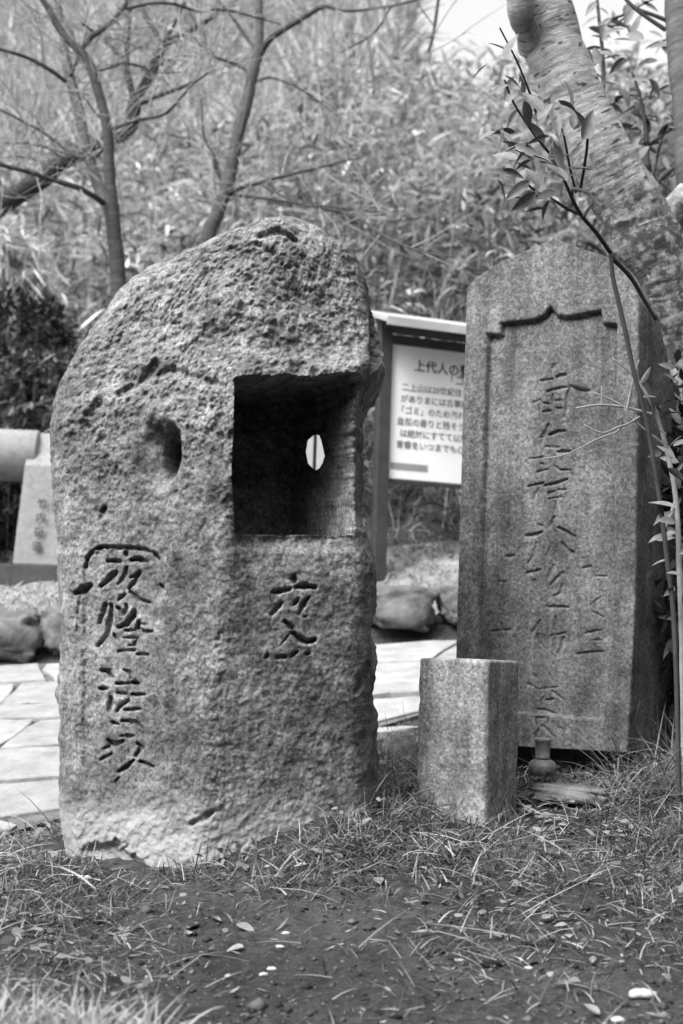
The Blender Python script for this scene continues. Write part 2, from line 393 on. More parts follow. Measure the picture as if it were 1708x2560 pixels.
def ring_stone(name, V, thick, mat, nside=14, nback=50, amp=.012, seed=3, hole=None, parent=None, taper=None):
    """V: rows x cols front grid (row 0 = bottom). Adds sides, back and caps as one closed mesh."""
    nr, nc = V.shape[:2]; th = np.array(thick)
    tp = np.ones(nr) if taper is None else taper
    L, Rr = V[:, 0], V[:, -1]; LB, RB = L + th * tp[:, None], Rr + th * tp[:, None]
    def lerp(a, b, n): t = (np.arange(1, n + 1) / (n + 1))[None, :, None]; return a[:, None] * (1 - t) + b[:, None] * t
    sr = lerp(Rr, RB, nside); bk = lerp(RB, LB, nback); sl = lerp(LB, L, nside)
    mid = (L + RB) / 2
    def rough(q, full=True):
        n = amp * fbm(q, 7, 4, .55); v = q - mid[:, None]; v[..., 2] *= .2; v /= np.maximum(np.linalg.norm(v, axis=-1), 1e-6)[..., None]; return q + v * n[..., None]
    rings = np.concatenate([V, rough(sr), rough(np.concatenate([RB[:, None], bk, LB[:, None]], 1)), rough(sl)], 1)
    m = rings.shape[1]; VV = rings.reshape(-1, 3)
    r, c = np.divmod(np.arange((nr - 1) * m), m); a = r * m + c; b = r * m + (c + 1) % m
    Q = np.stack([a, b, b + m, a + m], 1)
    caps = []
    cb, ct = VV[:m].mean(0), VV[-m:].mean(0); VV = np.concatenate([VV, [cb, ct]]); ib, it = len(VV) - 2, len(VV) - 1
    k = np.arange(m); T = np.concatenate([np.stack([np.full(m, ib), (k + 1) % m, k], 1), np.stack([np.full(m, it), (nr - 1) * m + k, (nr - 1) * m + (k + 1) % m], 1)])
    extra = []
    if hole is not None:
        poly, dv = hole
        px, py = proj(VV); 
        ins = inpoly(px, py, poly); isb = np.zeros(len(VV), bool); cidx = np.arange(len(VV)) % m
        isfront = (cidx < nc) & (np.arange(len(VV)) < nr * m)
        cen = VV[Q].mean(1); cx, cy = proj(cen); qin = inpoly(cx, cy, poly)
        qf = isfront[Q].all(1) & qin & (cen[:, 1] > 3.38); 
        ysel = cen[:, 1] > 3.6; qb = (~isfront[Q]).all(1) & qin & ysel
        # tunnel from the rim of the front hole back through the stone
        ed = {}
        for q in Q[qf]:
            for e in range(4):
                k2 = (q[e], q[(e + 1) % 4]); 
                if (k2[1], k2[0]) in ed: del ed[(k2[1], k2[0])]
                else: ed[k2] = 1
        loop = sorted({v for e in ed for v in e}); mp = {v: len(VV) + i for i, v in enumerate(loop)}
        pa = np.asarray(poly, float)
        for v in loop:                       # smooth the rim onto the outline of the hole
            x0, y0 = proj(VV[v]); best = None
            for i in range(len(pa)):
                a_, b_ = pa[i], pa[(i + 1) % len(pa)]; t_ = np.clip(((x0 - a_[0]) * (b_[0] - a_[0]) + (y0 - a_[1]) * (b_[1] - a_[1])) / ((b_ - a_) @ (b_ - a_)), 0, 1)
                q_ = a_ + t_ * (b_ - a_); dd = np.hypot(x0 - q_[0], y0 - q_[1])
                if best is None or dd < best[0]: best = (dd, q_)
            VV[v] = P(best[1][0], best[1][1], VV[v][1])
        VV = np.concatenate([VV, VV[loop] + np.array(dv)])
        extra = np.array([(e[0], e[1], mp[e[1]], mp[e[0]]) for e in ed])
        Q = Q[~(qf | qb)]
        if len(extra): Q = np.concatenate([Q, extra])
    return mk(name, VV, [Q, T], mat, parent)
def inpoly(x, y, poly):
    poly = np.asarray(poly, float); r = np.zeros(np.shape(x), bool); n = len(poly)
    for i in range(n):
        (x0, y0), (x1, y1) = poly[i], poly[(i + 1) % n]
        c = ((y0 > y) != (y1 > y)); r ^= c & (x < (x1 - x0) * (y - y0) / ((y1 - y0) if y1 != y0 else 1e-9) + x0)
    return r
def polydist(x, y, poly):
    poly = np.asarray(poly, float); d = np.full(np.shape(x), 1e9); n = len(poly)
    for i in range(n):
        a, b = poly[i], poly[(i + 1) % n]; ab = b - a; t = np.clip(((x - a[0]) * ab[0] + (y - a[1]) * ab[1]) / max(ab @ ab, 1e-6), 0, 1)
        d = np.minimum(d, np.hypot(x - a[0] - t * ab[0], y - a[1] - t * ab[1]))
    return np.where(inpoly(x, y, poly), -d, d)

# ---- the lantern boulder
LSIL = np.array([(524, 655), (532, 640), (545, 600), (560, 555), (592, 505), (620, 440), (640, 385), (660, 350), (700, 302), (740, 270), (790, 235), (850, 190), (900, 163), (950, 138), (1000, 118), (1060, 112), (1150, 112), (1200, 118), (1280, 121), (1350, 130), (1450, 130), (1550, 138), (1650, 137), (1700, 132), (1750, 130), (1800, 139), (1850, 131), (1900, 135), (2000, 132), (2060, 138), (2140, 150), (2290, 175)])
RSIL = np.array([(524, 740), (532, 765), (550, 800), (570, 822), (600, 878), (650, 905), (700, 916), (750, 927), (790, 937), (830, 950), (870, 961), (895, 957), (915, 945), (935, 925), (950, 912), (980, 900), (1030, 897), (1100, 893), (1200, 897), (1280, 902), (1320, 918), (1350, 928), (1380, 936), (1430, 941), (1500, 936), (1560, 930), (1650, 933), (1700, 927), (1750, 930), (1800, 938), (1850, 934), (1950, 940), (2050, 935), (2290, 930)])
def f_main(X, Z):
    xc = -.272 + .04 * np.clip(Z - .6, -1, .5); d = X - xc
    w_ = .014 + .05 * sstep(.95, 1.3, Z); return 3.2 + .46 * np.sqrt(d * d + w_ ** 2) - .09 * d + .30 * np.maximum(Z - 1.05, 0) ** 1.4
left_txt = [([(90, 290), (110, 200), (170, 130), (260, 100), (400, 105), (520, 110), (650, 125), (740, 160), (790, 220)], 34, 1.2), ([(800, 460), (840, 510)], 24, 1), ([(10, 540), (80, 500), (130, 470)], 70, 1.6), ([(40, 560), (20, 700), (10, 900)], 24, .5),
    ([(470, 150), (475, 190)], 40, 1), ([(300, 235), (420, 238)], 40, 1.2), ([(530, 225), (600, 215), (670, 240)], 48, 1.4), ([(375, 340), (320, 400), (240, 470)], 56, 1.4), ([(480, 300), (460, 380), (400, 450)], 44, .8), ([(600, 340), (580, 380), (520, 390)], 44, 1), ([(580, 390), (500, 500)], 40, 1), ([(460, 550), (395, 605)], 28, 1), ([(510, 530), (590, 600), (700, 630)], 36, 1.2),
    ([(280, 650), (250, 740), (215, 820)], 50, 1), ([(330, 650), (320, 800), (290, 940), (200, 1045)], 46, 1.2), ([(390, 680), (440, 740), (480, 690), (470, 650)], 36, .9), ([(550, 710), (540, 760), (480, 830), (400, 865)], 56, 1.4), ([(590, 810), (580, 870), (640, 905), (720, 905)], 40, 1.2), ([(600, 830), (650, 840)], 28, .8), ([(460, 895), (555, 895)], 30, 1), ([(440, 965), (580, 965)], 26, 1), ([(575, 970), (550, 1035), (490, 1035)], 24, .8), ([(400, 1095), (560, 1085)], 36, .7), ([(580, 1120), (680, 1125)], 32, 1.1), ([(350, 930), (380, 980)], 24, .8),
    ([(240, 1275), (300, 1290), (335, 1340)], 54, 1.3), ([(450, 1270), (510, 1300), (515, 1350)], 34, 1), ([(385, 1400), (500, 1400)], 32, 1.1), ([(540, 1390), (590, 1400)], 46, 1.2), ([(225, 1450), (290, 1450)], 42, 1), ([(390, 1490), (470, 1500)], 34, .9), ([(530, 1505), (650, 1505)], 34, 1.2), ([(325, 1540), (310, 1660)], 50, 1), ([(490, 1565), (420, 1610), (385, 1660)], 42, 1), ([(460, 1650), (610, 1640)], 36, 1.1),
    ([(340, 1765), (400, 1790)], 34, 1), ([(440, 1755), (560, 1770), (615, 1820)], 42, 1.1), ([(420, 1900), (540, 1900)], 34, .7), ([(300, 1940), (350, 1990), (440, 1950)], 48, 1.3), ([(350, 1985), (260, 2020)], 30, 1), ([(330, 2070), (230, 2125)], 36, .9), ([(580, 1975), (615, 2010), (560, 2085)], 48, 1), ([(540, 2130), (470, 2200), (400, 2235)], 34, 1.3), ([(610, 2145), (730, 2190)], 36, 1.2), ([(410, 2295), (375, 2330)], 20, .8)]
right_txt = [([(740, 320), (750, 410)], 150, 1.2), ([(330, 630), (480, 610), (660, 560)], 100, 1.2), ([(790, 530), (950, 510), (1150, 540)], 115, 1.4), ([(490, 850), (420, 930), (300, 1060)], 100, 1.2), ([(830, 760), (740, 870)], 70, 1), ([(1030, 750), (930, 860), (840, 1050)], 80, 1.1), ([(570, 1200), (650, 1300), (700, 1340)], 100, 1), ([(720, 1430), (870, 1550), (1000, 1610), (1150, 1570)], 135, 1.5), ([(230, 1850), (200, 1920)], 70, .8), ([(420, 1920), (580, 1900)], 95, .9), ([(690, 1900), (820, 1800)], 70, .9), ([(980, 1850), (1050, 1840)], 70, .8), ([(640, 1480), (480, 1680)], 40, .6), ([(930, 1110), (980, 1110)], 50, .6)]
crevices = [([(300, 985), (345, 960), (385, 920), (388, 905)], 14, 1.0), ([(395, 935), (430, 925), (480, 940), (560, 965)], 12, .8), ([(250, 1010), (230, 1040), (225, 1060)], 18, .8), ([(650, 590), (700, 580), (740, 600)], 10, .9), ([(640, 610), (690, 640), (720, 690)], 10, .7), ([(560, 1010), (545, 1060), (560, 1110)], 12, .5), ([(480, 2060), (510, 2045), (530, 2030)], 10, .55), ([(255, 1290), (262, 1270)], 12, .9), ([(225, 2130), (280, 2125), (330, 2160), (380, 2200)], 24, 1.2), ([(270, 2140), (300, 2155)], 30, 1.2), ([(890, 1730), (910, 1700), (920, 1660)], 10, .8), ([(700, 1010), (720, 1030)], 6, .5)]
NC, NR = 300, 600
rows = np.linspace(2270, 524, NR); u = np.linspace(0, 1, NC)
xl = np.interp(rows, LSIL[:, 0], LSIL[:, 1]); xr = np.interp(rows, RSIL[:, 0], RSIL[:, 1])
jx = fbm(np.c_[rows * .03, np.zeros(NR), np.zeros(NR)], 1, 3); jr = fbm(np.c_[rows * .03, np.zeros(NR) + 9, np.zeros(NR)], 1, 3)
xl = xl + 5 * jx; xr = xr + 5 * jr
PX = xl[:, None] + u[None] * (xr - xl)[:, None]; PY = np.repeat(rows[:, None], NC, 1)
D = np.full(PX.shape, 3.3)
for _ in range(5):
    q = P(PX, PY, D); D = f_main(q[..., 0], q[..., 2])
V = P(PX, PY, D)
# roughness: coarse pitted above, smoother lower right and around the lettering
rgh = .26 + .74 * sstep(1500, 1050, PY) * 1.0
rgh = np.maximum(rgh, .9 * sstep(1150, 900, PY)); rgh = np.where(PX < 560, np.maximum(rgh, .42), rgh)
rgh *= 1 - .35 * np.exp(-(((PX - 310) / 120) ** 2 + ((PY - 1650) / 330) ** 2))
Vs = V * np.array([1, 1, 1.0])
n1 = fbm(Vs * np.array([1, 1, 1.25]), 6.5, 2, .5); n2 = perlin(Vs * np.array([22, 22, 34])); n3 = fbm(Vs, 55, 3, .6)
pit = np.clip(fbm(Vs + 4.2, 28, 3, .6) - .08, 0, 1)
n4 = fbm(Vs + 2.2, 17, 2, .5)
disp = rgh * (.026 * n1 + .005 * n2 + .0085 * n3 + .010 * pit + .009 * n4) + .0020 * n3
jit = fbm(Vs, 60, 2)
carve = strokes_depth(PX, PY, conv(left_txt, 190, 1340, .2637, .015, 1.15) + conv(right_txt, 640, 1400, .12755, .015, 1.15) + [(p, w, .018 * d) for p, w, d in crevices], jit)
# rim: fall back towards the silhouette
ysil = np.interp(PX.ravel(), np.r_[LSIL[::-1, 1][-15:], 700, RSIL[:14, 1]], np.r_[LSIL[::-1, 0][-15:], 520, RSIL[:14, 0]]).reshape(PX.shape)
e = np.minimum(np.minimum(PX - xl[:, None], xr[:, None] - PX), (PY - ysil) * .9); e = np.clip(e, 0, None)
w = 62.0; ltp = polydist(PX, PY, [(208, 1440), (214, 1392), (250, 1370), (365, 1370), (400, 1400), (414, 1480), (418, 1965), (206, 1965)]); carve = carve + .009 * sstep(5, -7, ltp + 6 * jit) * sstep(430, 300, PX) * sstep(1990, 1850, PY)
rim = .075 * (1 - np.sqrt(np.clip(1 - np.clip(1 - e / w, 0, 1) ** 2, 0, 1)))
# bulge over the window, step under it
brow = -.03 * sstep(860, 930, PY) * sstep(955, 945, PY) * sstep(560, 640, PX)
upper = .02 * sstep(945, 1300, PY) * sstep(560, 640, PX) * sstep(1500, 1350, PY)
sill = .016 * sstep(1318, 1345, PY) * sstep(1385, 1350, PY) * sstep(575, 600, PX)
vz = sstep(1.3, .9, np.hypot((PX - 392) / 58, (PY - 1136) / 86)); disp = disp * (1 - .65 * vz)
V[..., 1] += disp + carve + rim + brow + upper + sill
# square fire chamber cut into the right face
jw = 5 * fbm(np.stack([PX * .02, PY * .02, PX * 0], -1), 1, 3)
wl = 587 + 8 * np.sin((PY - 945) / 400 * 3.1) * .0 - 6 * sstep(1050, 1150, PY) * sstep(1300, 1180, PY)
win = ((PX > wl + jw * .6) & (PY > 946 - (PX - 590) * .01 + jw * 1.1) & (PY < 1334 + jw * .3)).astype(float)
win *= sstep(889, 845, PX + jw * .4)
cham = .33 + .012 * fbm(V + 5, 9, 3)
V += (win * cham)[..., None] * np.array([-.36, .933, .0])
# side vent in the left face
r1 = np.hypot((PX - 390) / 60, (PY - 1136) / 88) + .08 * jit
r2 = np.hypot((PX - 418 + (PY - 1130) * .10) / 31, (PY - 1125) / 66) + .06 * jit
vent = .045 * sstep(1.15, .25, r1) * sstep(330, 410, PX) + .022 * sstep(1.2, .6, r1) + .13 * sstep(1.12, .55, r2)
V += vent[..., None] * np.array([.30, .95, .03])
leafhole = [(768, 1162), (762, 1130), (767, 1098), (782, 1085), (795, 1078), (803, 1095), (809, 1120), (814, 1140), (808, 1160), (799, 1175), (790, 1183), (780, 1174)]
tap = .35 + .65 * sstep(560, 1000, rows)
stone = ring_stone('stone_lantern', V, (.01, .56, 0), M['stone'], 22, 110, .03, hole=(leafhole, (-.006, .34, .047)), taper=tap)
tag(stone, 'large rough granite boulder with a square fire opening and carved characters', 'stone lantern')

# ---- inscribed stele
SL0, SR0 = P(1150, 1250, 4.02), P(1596, 1250, 3.74)
sdir2 = (SR0 - SL0)[:2]; sl_ = sdir2[1] / sdir2[0]
def f_stele(X, Z): return SL0[1] + (X - SL0[0]) * sl_ + .0 * Z
LS = np.array([(597, 1383), (602, 1372), (625, 1318), (650, 1262), (668, 1230), (690, 1196), (706, 1178), (716, 1169), (730, 1166), (900, 1160), (1100, 1154), (1300, 1148), (1500, 1142), (1650, 1138), (1880, 1132)])
RS = np.array([(597, 1388), (602, 1402), (618, 1442), (635, 1495), (648, 1538), (660, 1552), (700, 1574), (735, 1592), (760, 1598), (900, 1597), (1100, 1594), (1300, 1592), (1500, 1589), (1700, 1578), (1880, 1568)])
st4 = [([(560, 130), (530, 180)], 34, 1), ([(400, 325), (540, 300)], 30, 1), ([(590, 280), (690, 250)], 42, 1.3), ([(470, 455), (620, 410), (720, 395)], 28, 1), ([(740, 400), (705, 500), (695, 660), (670, 760)], 30, 1), ([(540, 480), (545, 560), (640, 550)], 28, 1), ([(440, 590), (500, 600)], 26, 1), ([(580, 645), (660, 650)], 22, 1), ([(430, 690), (510, 680)], 32, 1), ([(310, 580), (360, 560)], 30, .8), ([(390, 540), (390, 800)], 24, .8),
    ([(490, 840), (440, 960), (400, 990)], 34, 1), ([(500, 960), (600, 920), (690, 915)], 36, 1.3), ([(460, 1100), (620, 1110)], 24, .7), ([(270, 1240), (350, 1245), (420, 1220)], 28, 1), ([(600, 1165), (760, 1155)], 32, 1.2), ([(400, 1300), (440, 1310)], 28, .8), ([(350, 1400), (480, 1370)], 28, .9), ([(560, 1330), (620, 1380), (750, 1375)], 30, 1.1), ([(250, 1570), (300, 1560), (430, 1530)], 30, 1.2), ([(440, 1560), (560, 1540), (720, 1480)], 28, 1.2), ([(370, 1600), (310, 1720)], 28, .8), ([(480, 1650), (560, 1630)], 24, .8), ([(600, 1610), (690, 1610)], 24, .8), ([(490, 1720), (640, 1690)], 24, .8), ([(570, 1740), (575, 1900)], 20, .8),
    ([(560, 1930), (500, 2050)], 34, .9), ([(360, 2020), (420, 2040)], 24, .8), ([(230, 2150), (330, 2140), (400, 2110)], 36, 1.3), ([(610, 2060), (700, 2110), (790, 2160)], 36, 1.3), ([(650, 2260), (760, 2350)], 28, 1)]
st5 = [([(780, 100), (830, 170), (890, 200)], 30, 1.1), ([(520, 100), (500, 220), (440, 300)], 24, .9), ([(660, 140), (620, 230)], 22, .8), ([(720, 80), (735, 280)], 22, .8), ([(430, 400), (560, 370)], 32, 1.2), ([(500, 470), (490, 600), (495, 760)], 36, 1), ([(690, 320), (620, 480)], 28, .9), ([(780, 390), (660, 520)], 26, .9), ([(780, 500), (760, 600), (700, 620)], 24, .9), ([(620, 730), (840, 735)], 28, 1.1),
    ([(560, 870), (480, 980), (460, 1060)], 24, .9), ([(530, 1000), (530, 1230)], 30, 1), ([(640, 830), (640, 1160)], 22, .8), ([(710, 830), (700, 1000), (690, 1300)], 28, 1.1), ([(650, 1020), (800, 990)], 24, 1), ([(790, 1030), (770, 1130), (740, 1180)], 28, 1), ([(600, 1000), (600, 1100)], 18, .8), ([(650, 1390), (650, 1510)], 28, .9), ([(560, 1540), (730, 1520)], 22, .8), ([(490, 1400), (530, 1430)], 22, .8), ([(440, 1490), (510, 1530)], 24, .8), ([(680, 1560), (780, 1640)], 24, 1), ([(600, 1620), (560, 1670)], 22, .8), ([(620, 1650), (690, 1640)], 22, 1), ([(540, 1740), (620, 1750), (700, 1780)], 26, 1), ([(530, 1800), (560, 1890)], 22, .8), ([(560, 1820), (650, 1820)], 26, 1.1), ([(690, 1800), (660, 1890)], 24, .8), ([(620, 1900), (720, 2010)], 26, 1), ([(570, 1940), (540, 2010)], 26, .8),
    ([(230, 240), (310, 225)], 26, 1), ([(150, 480), (240, 490)], 18, .7), ([(230, 620), (235, 820)], 22, .7), ([(180, 890), (175, 1130)], 22, .8), ([(90, 970), (270, 955)], 22, .8), ([(980, 350), (1060, 335)], 26, .9), ([(1100, 430), (1220, 430)], 18, .8), ([(1070, 700), (1150, 640)], 20, .8), ([(1080, 780), (1180, 835)], 20, .8), ([(1250, 610), (1250, 740)], 22, .7), ([(1000, 990), (1160, 960)], 24, 1), ([(1080, 1060), (1170, 1060)], 20, .8), ([(920, 1195), (1180, 1170)], 26, 1), ([(1200, 880), (1215, 1100)], 20, .7)]
panel = [(1219, 836), (1251, 837), (1252, 809), (1330, 801), (1360, 789), (1376, 768), (1392, 789), (1420, 793), (1470, 783), (1501, 777), (1504, 808), (1540, 812), (1534, 1200), (1520, 1600), (1510, 1800), (1190, 1775), (1204, 1300)]
NC2, NR2 = 210, 560
rows = np.r_[np.linspace(1866, 730, NR2 - 90, endpoint=False), np.linspace(730, 597, 90)]
xl = np.interp(rows, LS[:, 0], LS[:, 1]); xr = np.interp(rows, RS[:, 0], RS[:, 1]); u = np.linspace(0, 1, NC2)
PX = xl[:, None] + u[None] * (xr - xl)[:, None]; PY = rows[:, None] + (PX - 1290) * .055 * sstep(1500, 1850, rows)[:, None]
D = np.full(PX.shape, 3.9)
for _ in range(5):
    q = P(PX, PY, D); D = f_stele(q[..., 0], q[..., 2])
V = P(PX, PY, D); snx = np.array([sl_, -1, 0]) / math.hypot(sl_, 1)      # outward normal of the front
jit = fbm(V, 70, 2)
carve = strokes_depth(PX, PY, conv(st4, 1260, 880, .21277, .0062, 1.35) + conv(st5, 1200, 1330, .2551, .0055, 1.35), jit)
pd = polydist(PX, PY, panel)
rec = .019 * sstep(2.5, -3.5, pd + 1.5 * jit) + .006 * np.exp(-(pd / 4.0) ** 2) * sstep(1800, 1500, PY)
e = np.minimum(np.minimum(PX - xl[:, None], xr[:, None] - PX), 400); e = np.clip(e, 0, None)
rim = .006 * (1 - np.sqrt(np.clip(1 - np.clip(1 - e / 6, 0, 1) ** 2, 0, 1)))
disp = .0022 * fbm(V, 30, 4, .6) + .003 * fbm(V, 5, 2) + carve + rec + rim + .006 * sstep(1780, 1860, PY) * np.clip(fbm(V, 18, 3), -1, 1)
V -= disp[..., None] * snx
stele = ring_stone('stele', V, -.31 * snx + np.array([.0, 0, 0]), M['granite'], 16, 40, .006, taper=.30 + .70 * sstep(640, 1010, rows))
tag(stele, 'tall grey granite stele with pointed top and sunken panel of carved characters', 'stele')
def fr(t): return SL0[:2] + (SR0[:2] - SL0[:2]) * t
# plinth set back under the stele, and the pale slab in front of it
ang = math.atan(sl_); b0 = P(1360, 1858, 3.88)
pl = empty('plinth', (0, 0, 0)); 
c2 = fr(.5) - snx[:2] * .19
bx = box('block', -.17, .15, -.115, .13, 0, 1, M['plinth'], None, .008); zg = float(ground(c2[0], c2[1]))
bx.name = 'plinth'; bpy.data.objects.remove(pl)
ztop = float(V[0, :, 2].min()) + .012
bx.location = (c2[0], c2[1], zg - .06); bx.rotation_euler = (0, 0, ang); bx.scale = (1, 1, ztop - zg + .06)
tag(bx, 'dark squat block under the foot of the granite stele', 'plinth')
c3 = P(1440, 1950, 3.62); 
fs = rock('flat_stone', (0, 0, 0), (.13, .07, .022), 41, M['rock'], 4, .3); fs.location = (c3[0], c3[1], float(ground(c3[0], c3[1])) + .012); fs.rotation_euler = (0, 0, ang)
tag(fs, 'flat pale stone half sunk in the grass before the stele', 'stone')

# ---- short square post
side, h0 = .19, .0; cl = P(1216, 1900, 3.42); a = math.radians(-31)
pt = bmesh.new(); n = 14
def post_mesh():
    xs_ = np.linspace(-.5, .5, 15); per = [(x, -.5) for x in xs_[:-1]] + [(.5, x) for x in xs_[:-1]] + [(-x, .5) for x in xs_[:-1]] + [(-.5, -x) for x in xs_[:-1]]
    per = np.array(per); zz = np.linspace(-.08, 1, 60); VV = []
    H = .437
    for z in zz:
        k = 1 - .018 * z; q = np.c_[per * side * k, np.full(len(per), z * H)]; VV.append(q)
    k = .962; top = np.c_[per * side * k, np.full(len(per), H + .006)]; VV.append(top)
    VV = np.array(VV); m = len(per); nr = len(VV); VV = VV.reshape(-1, 3)
    rad = VV.copy(); rad[:, 2] = 0; rad /= np.linalg.norm(rad, axis=1)[:, None]
    VV += rad * (.0035 * fbm(VV, 24, 4, .6))[:, None]
    edge = (np.abs(np.abs(VV[:, 0]) - np.abs(VV[:, 1])) < .006); VV -= rad * (edge * (.003 + .020 * np.clip(fbm(VV, 26, 3), 0, 1)))[:, None]
    r, c = np.divmod(np.arange((nr - 1) * m), m); A = r * m + c; B = r * m + (c + 1) % m
    Q = np.stack([A, B, B + m, A + m], 1); ct = [[0, 0, H + .008]]; VV = np.r_[VV, ct]; k = np.arange(m)
    T = np.stack([np.full(m, len(VV) - 1), (nr - 1) * m + k, (nr - 1) * m + (k + 1) % m], 1)
    return VV, [Q, T]
VV, FF = post_mesh(); post = mk('stone_post', VV, FF, M['post'])
ca, sa = math.cos(a), math.sin(a); cor = np.array([ca * side / 2 + sa * side / 2, sa * side / 2 - ca * side / 2])   # local (+.5,-.5) corner rotated
post.location = (cl[0] - cor[0], cl[1] - cor[1], EYE - .020 - .437 - .004); post.rotation_euler = (0, math.radians(0), a)
tag(post, 'short pale square stone post standing in grass before the stele', 'post')

# ---- metal fitting beneath the stele
def lathe(prof, n=28, cx=0, cy=0):
    V = [(r * math.cos(2 * math.pi * k / n), r * math.sin(2 * math.pi * k / n), z) for r, z in prof for k in range(n)]; F = []
    for i in range(len(prof) - 1):
        for k in range(n): j = (k + 1) % n; F.append((i * n + k, i * n + j, (i + 1) * n + j, (i + 1) * n + k))
    F.append(tuple(range(n))[::-1]); F.append(tuple((len(prof) - 1) * n + k for k in range(n)))
    return np.array(V), F
mp = P(1356, 1938, 3.70); ft = empty('pipe_fitting', mp)
keepz = lambda o: o
V_, F_2 = lathe([(.030, 0), (.036, .004), (.037, .022), (.034, .032), (.026, .038), (.0225, .040)]); mk('base', V_, F_2, M['metal'], ft)
V_, F_2 = lathe([(.0195, .041), (.0195, .046), (.0185, .047), (.0200, .085), (.0215, .087), (.0215, .093), (.016, .095), (.015, .085)]); mk('cap', V_, F_2, M['metal'], ft)
V_, F_2 = lathe([(.006, 0), (.006, .012), (.003, .014)], 10); n_ = mk('socket', V_, F_2, M['ink'], ft); n_.rotation_euler = (math.radians(90), 0, math.radians(12)); n_.location = (.008, -.028, .010)
tag(ft, 'small dark metal pipe fitting with cap on ground below the stele', 'fitting')

# ------------------------------------------------------------------ information board
SD = 7.2
sb = P(946, 1430, SD); SY = math.radians(23)
zb = float(ground(sb[0], sb[1])) - .04
sign = empty('signboard', (sb[0], sb[1], zb), SY); zt = 2.27 - zb
box('leg', -.035, .032, -.03, .03, 0, zt, M['wood'], sign, .004); box('leg', 1.20, 1.267, -.03, .03, -.0, zt, M['wood'], sign, .004)
z0, z1 = 1.45 - zb, 2.145 - zb
pn = box('panel', .038, 1.194, -.012, .012, z0, z1, M['white'], sign, .002)
box('crossbar', .034, 1.198, -.02, .02, z1 + .004, z1 + .05, M['wood'], sign, .003); box('crossbar', .034, 1.198, -.018, .018, z0 - .022, z0 - .003, M['wood'], sign, .002)
# roof: sloping sheet with fascia
rv = np.array([(-.09, -.20, zt - .035), (1.33, -.20, zt - .035), (1.33, .06, zt + .055), (-.09, .06, zt + .055)])
rv2 = rv - np.array([0, 0, .022]); RV = np.r_[rv, rv2]
rf = mk('roof', RV, [(0, 1, 2, 3), (7, 6, 5, 4), (0, 4, 5, 1), (1, 5, 6, 2), (2, 6, 7, 3), (3, 7, 4, 0)], M['tin'], sign, False)
box('fascia', -.085, 1.325, -.212, -.203, zt - .075, zt - .03, M['tin'], rf, .002)
box('roof_beam', -.02, 1.25, -.05, .05, zt - .055, zt - .025, M['wood'], sign, .003)
def text(body, size, loc, mat, parent, name='lettering', rx=math.pi / 2, align='LEFT', spacing=1.0, off=.0006, vertical=False, line=1.0):
    c = bpy.data.curves.new('t', 'FONT'); c.body = body; c.size = size; c.align_x = align; c.space_character = spacing; c.offset = off; c.extrude = .0006; c.space_line = line
    c.resolution_u = 3
    o = bpy.data.objects.new('t', c); COL.objects.link(o); bpy.context.view_layer.update()
    dg = bpy.context.evaluated_depsgraph_get(); me = bpy.data.meshes.new_from_object(o.evaluated_get(dg)); bpy.data.objects.remove(o)
    me.materials.clear(); me.materials.append(mat); q = bpy.data.objects.new(name, me); COL.objects.link(q); q.parent = parent; q.location = loc; q.rotation_euler = (rx, 0, 0)
    return q
lx = lambda px: (P(px, 1000, SD)[0] - sb[0]) / math.cos(SY) * 1.03
def tl(body, px, dz, size, m): text(body, size, (lx(px), -.0135, z1 - dz), m, pn, 'lettering', off=size * .012)
tl('上代人の聖地', 1030, .122, .066, M['ink']); tl('「ゴミ」', 1108, .172, .060, M['ink2'])
for k, (t, px) in enumerate([('二上山は20世紀住く人', 1000), ('がありまには古事記、万', 998), ('「ゴミ」のため汚れて', 990), ('自然の香りと残そう', 990), ('は絶対にすてて以降', 998), ('青春をいつまでも心', 990)]):
    tl(t, px, .232 + k * .060, .044, M['ink2'])
box('grey_strip', lx(978), lx(1070), -.0145, -.0125, z0 + .05, z0 + .083, M['label'], pn, 0)
tag(sign, 'roofed white information board with dark lettering on dark posts', 'sign')

# white post seen through the lantern's hole
wp = P(788, 1130, 7.05); wz = float(ground(wp[0], wp[1])); wps = empty('guide_post', (wp[0], wp[1], wz - .05))
box('board', -.13, -.008, -.03, .03, 0, 1.5, M['postw'], wps, .004); box('board', .008, .11, -.03, .03, 0, 1.5, M['postw'], wps, .004); box('batten', -.12, .10, .012, .034, .1, 1.4, M['wood'], wps, .002)
tag(wps, 'white guide post of two boards glimpsed through the lantern hole', 'post')

# ------------------------------------------------------------------ pale stone marker at the left
MD = 7.5; mb = P(40, 1430, MD); mz = float(ground(mb[0] + .15, mb[1])) - .03; mk_ = empty('stone_marker', (mb[0], mb[1], mz), math.radians(4))
s7 = MD / FPX; zf = P(60, 1412, MD)[2] - mz; zs = P(60, 1160, MD)[2] - mz; ztp = P(60, 1070, MD)[2] - mz
box('plinth', -1.1, .75, -.06, .5, -.06, zf, M['plinth'], mk_, .01)
def prism(name, x0, x1, flare, mat):
    pr = [(0, zf + .002), (0.03, zs), (.16, ztp), (.34, ztp), (.34, zf + .002)]; n = len(pr); V = []
    for sgn, x in ((-1, x0), (1, x1)):
        for y_, z_ in pr: V.append((x + sgn * flare * (1 - (z_ - zf) / (ztp - zf)), y_, z_))
    F = [tuple(range(n))[::-1], tuple(range(n, 2 * n))] + [(k, (k + 1) % n, n + (k + 1) % n, n + k) for k in range(n)]
    o = mk(name, V, F, mat, mk_, False); b = o.modifiers.new('bevel', 'BEVEL'); b.width = .006; b.segments = 2; return o
prism('block', 0.025, .34, .045, M['marker']); prism('block', -.98, -.70, .04, M['marker'])
V_, F_2 = lathe([(.138, 0), (.142, .006), (.142, .64), (.138, .646)], 48)
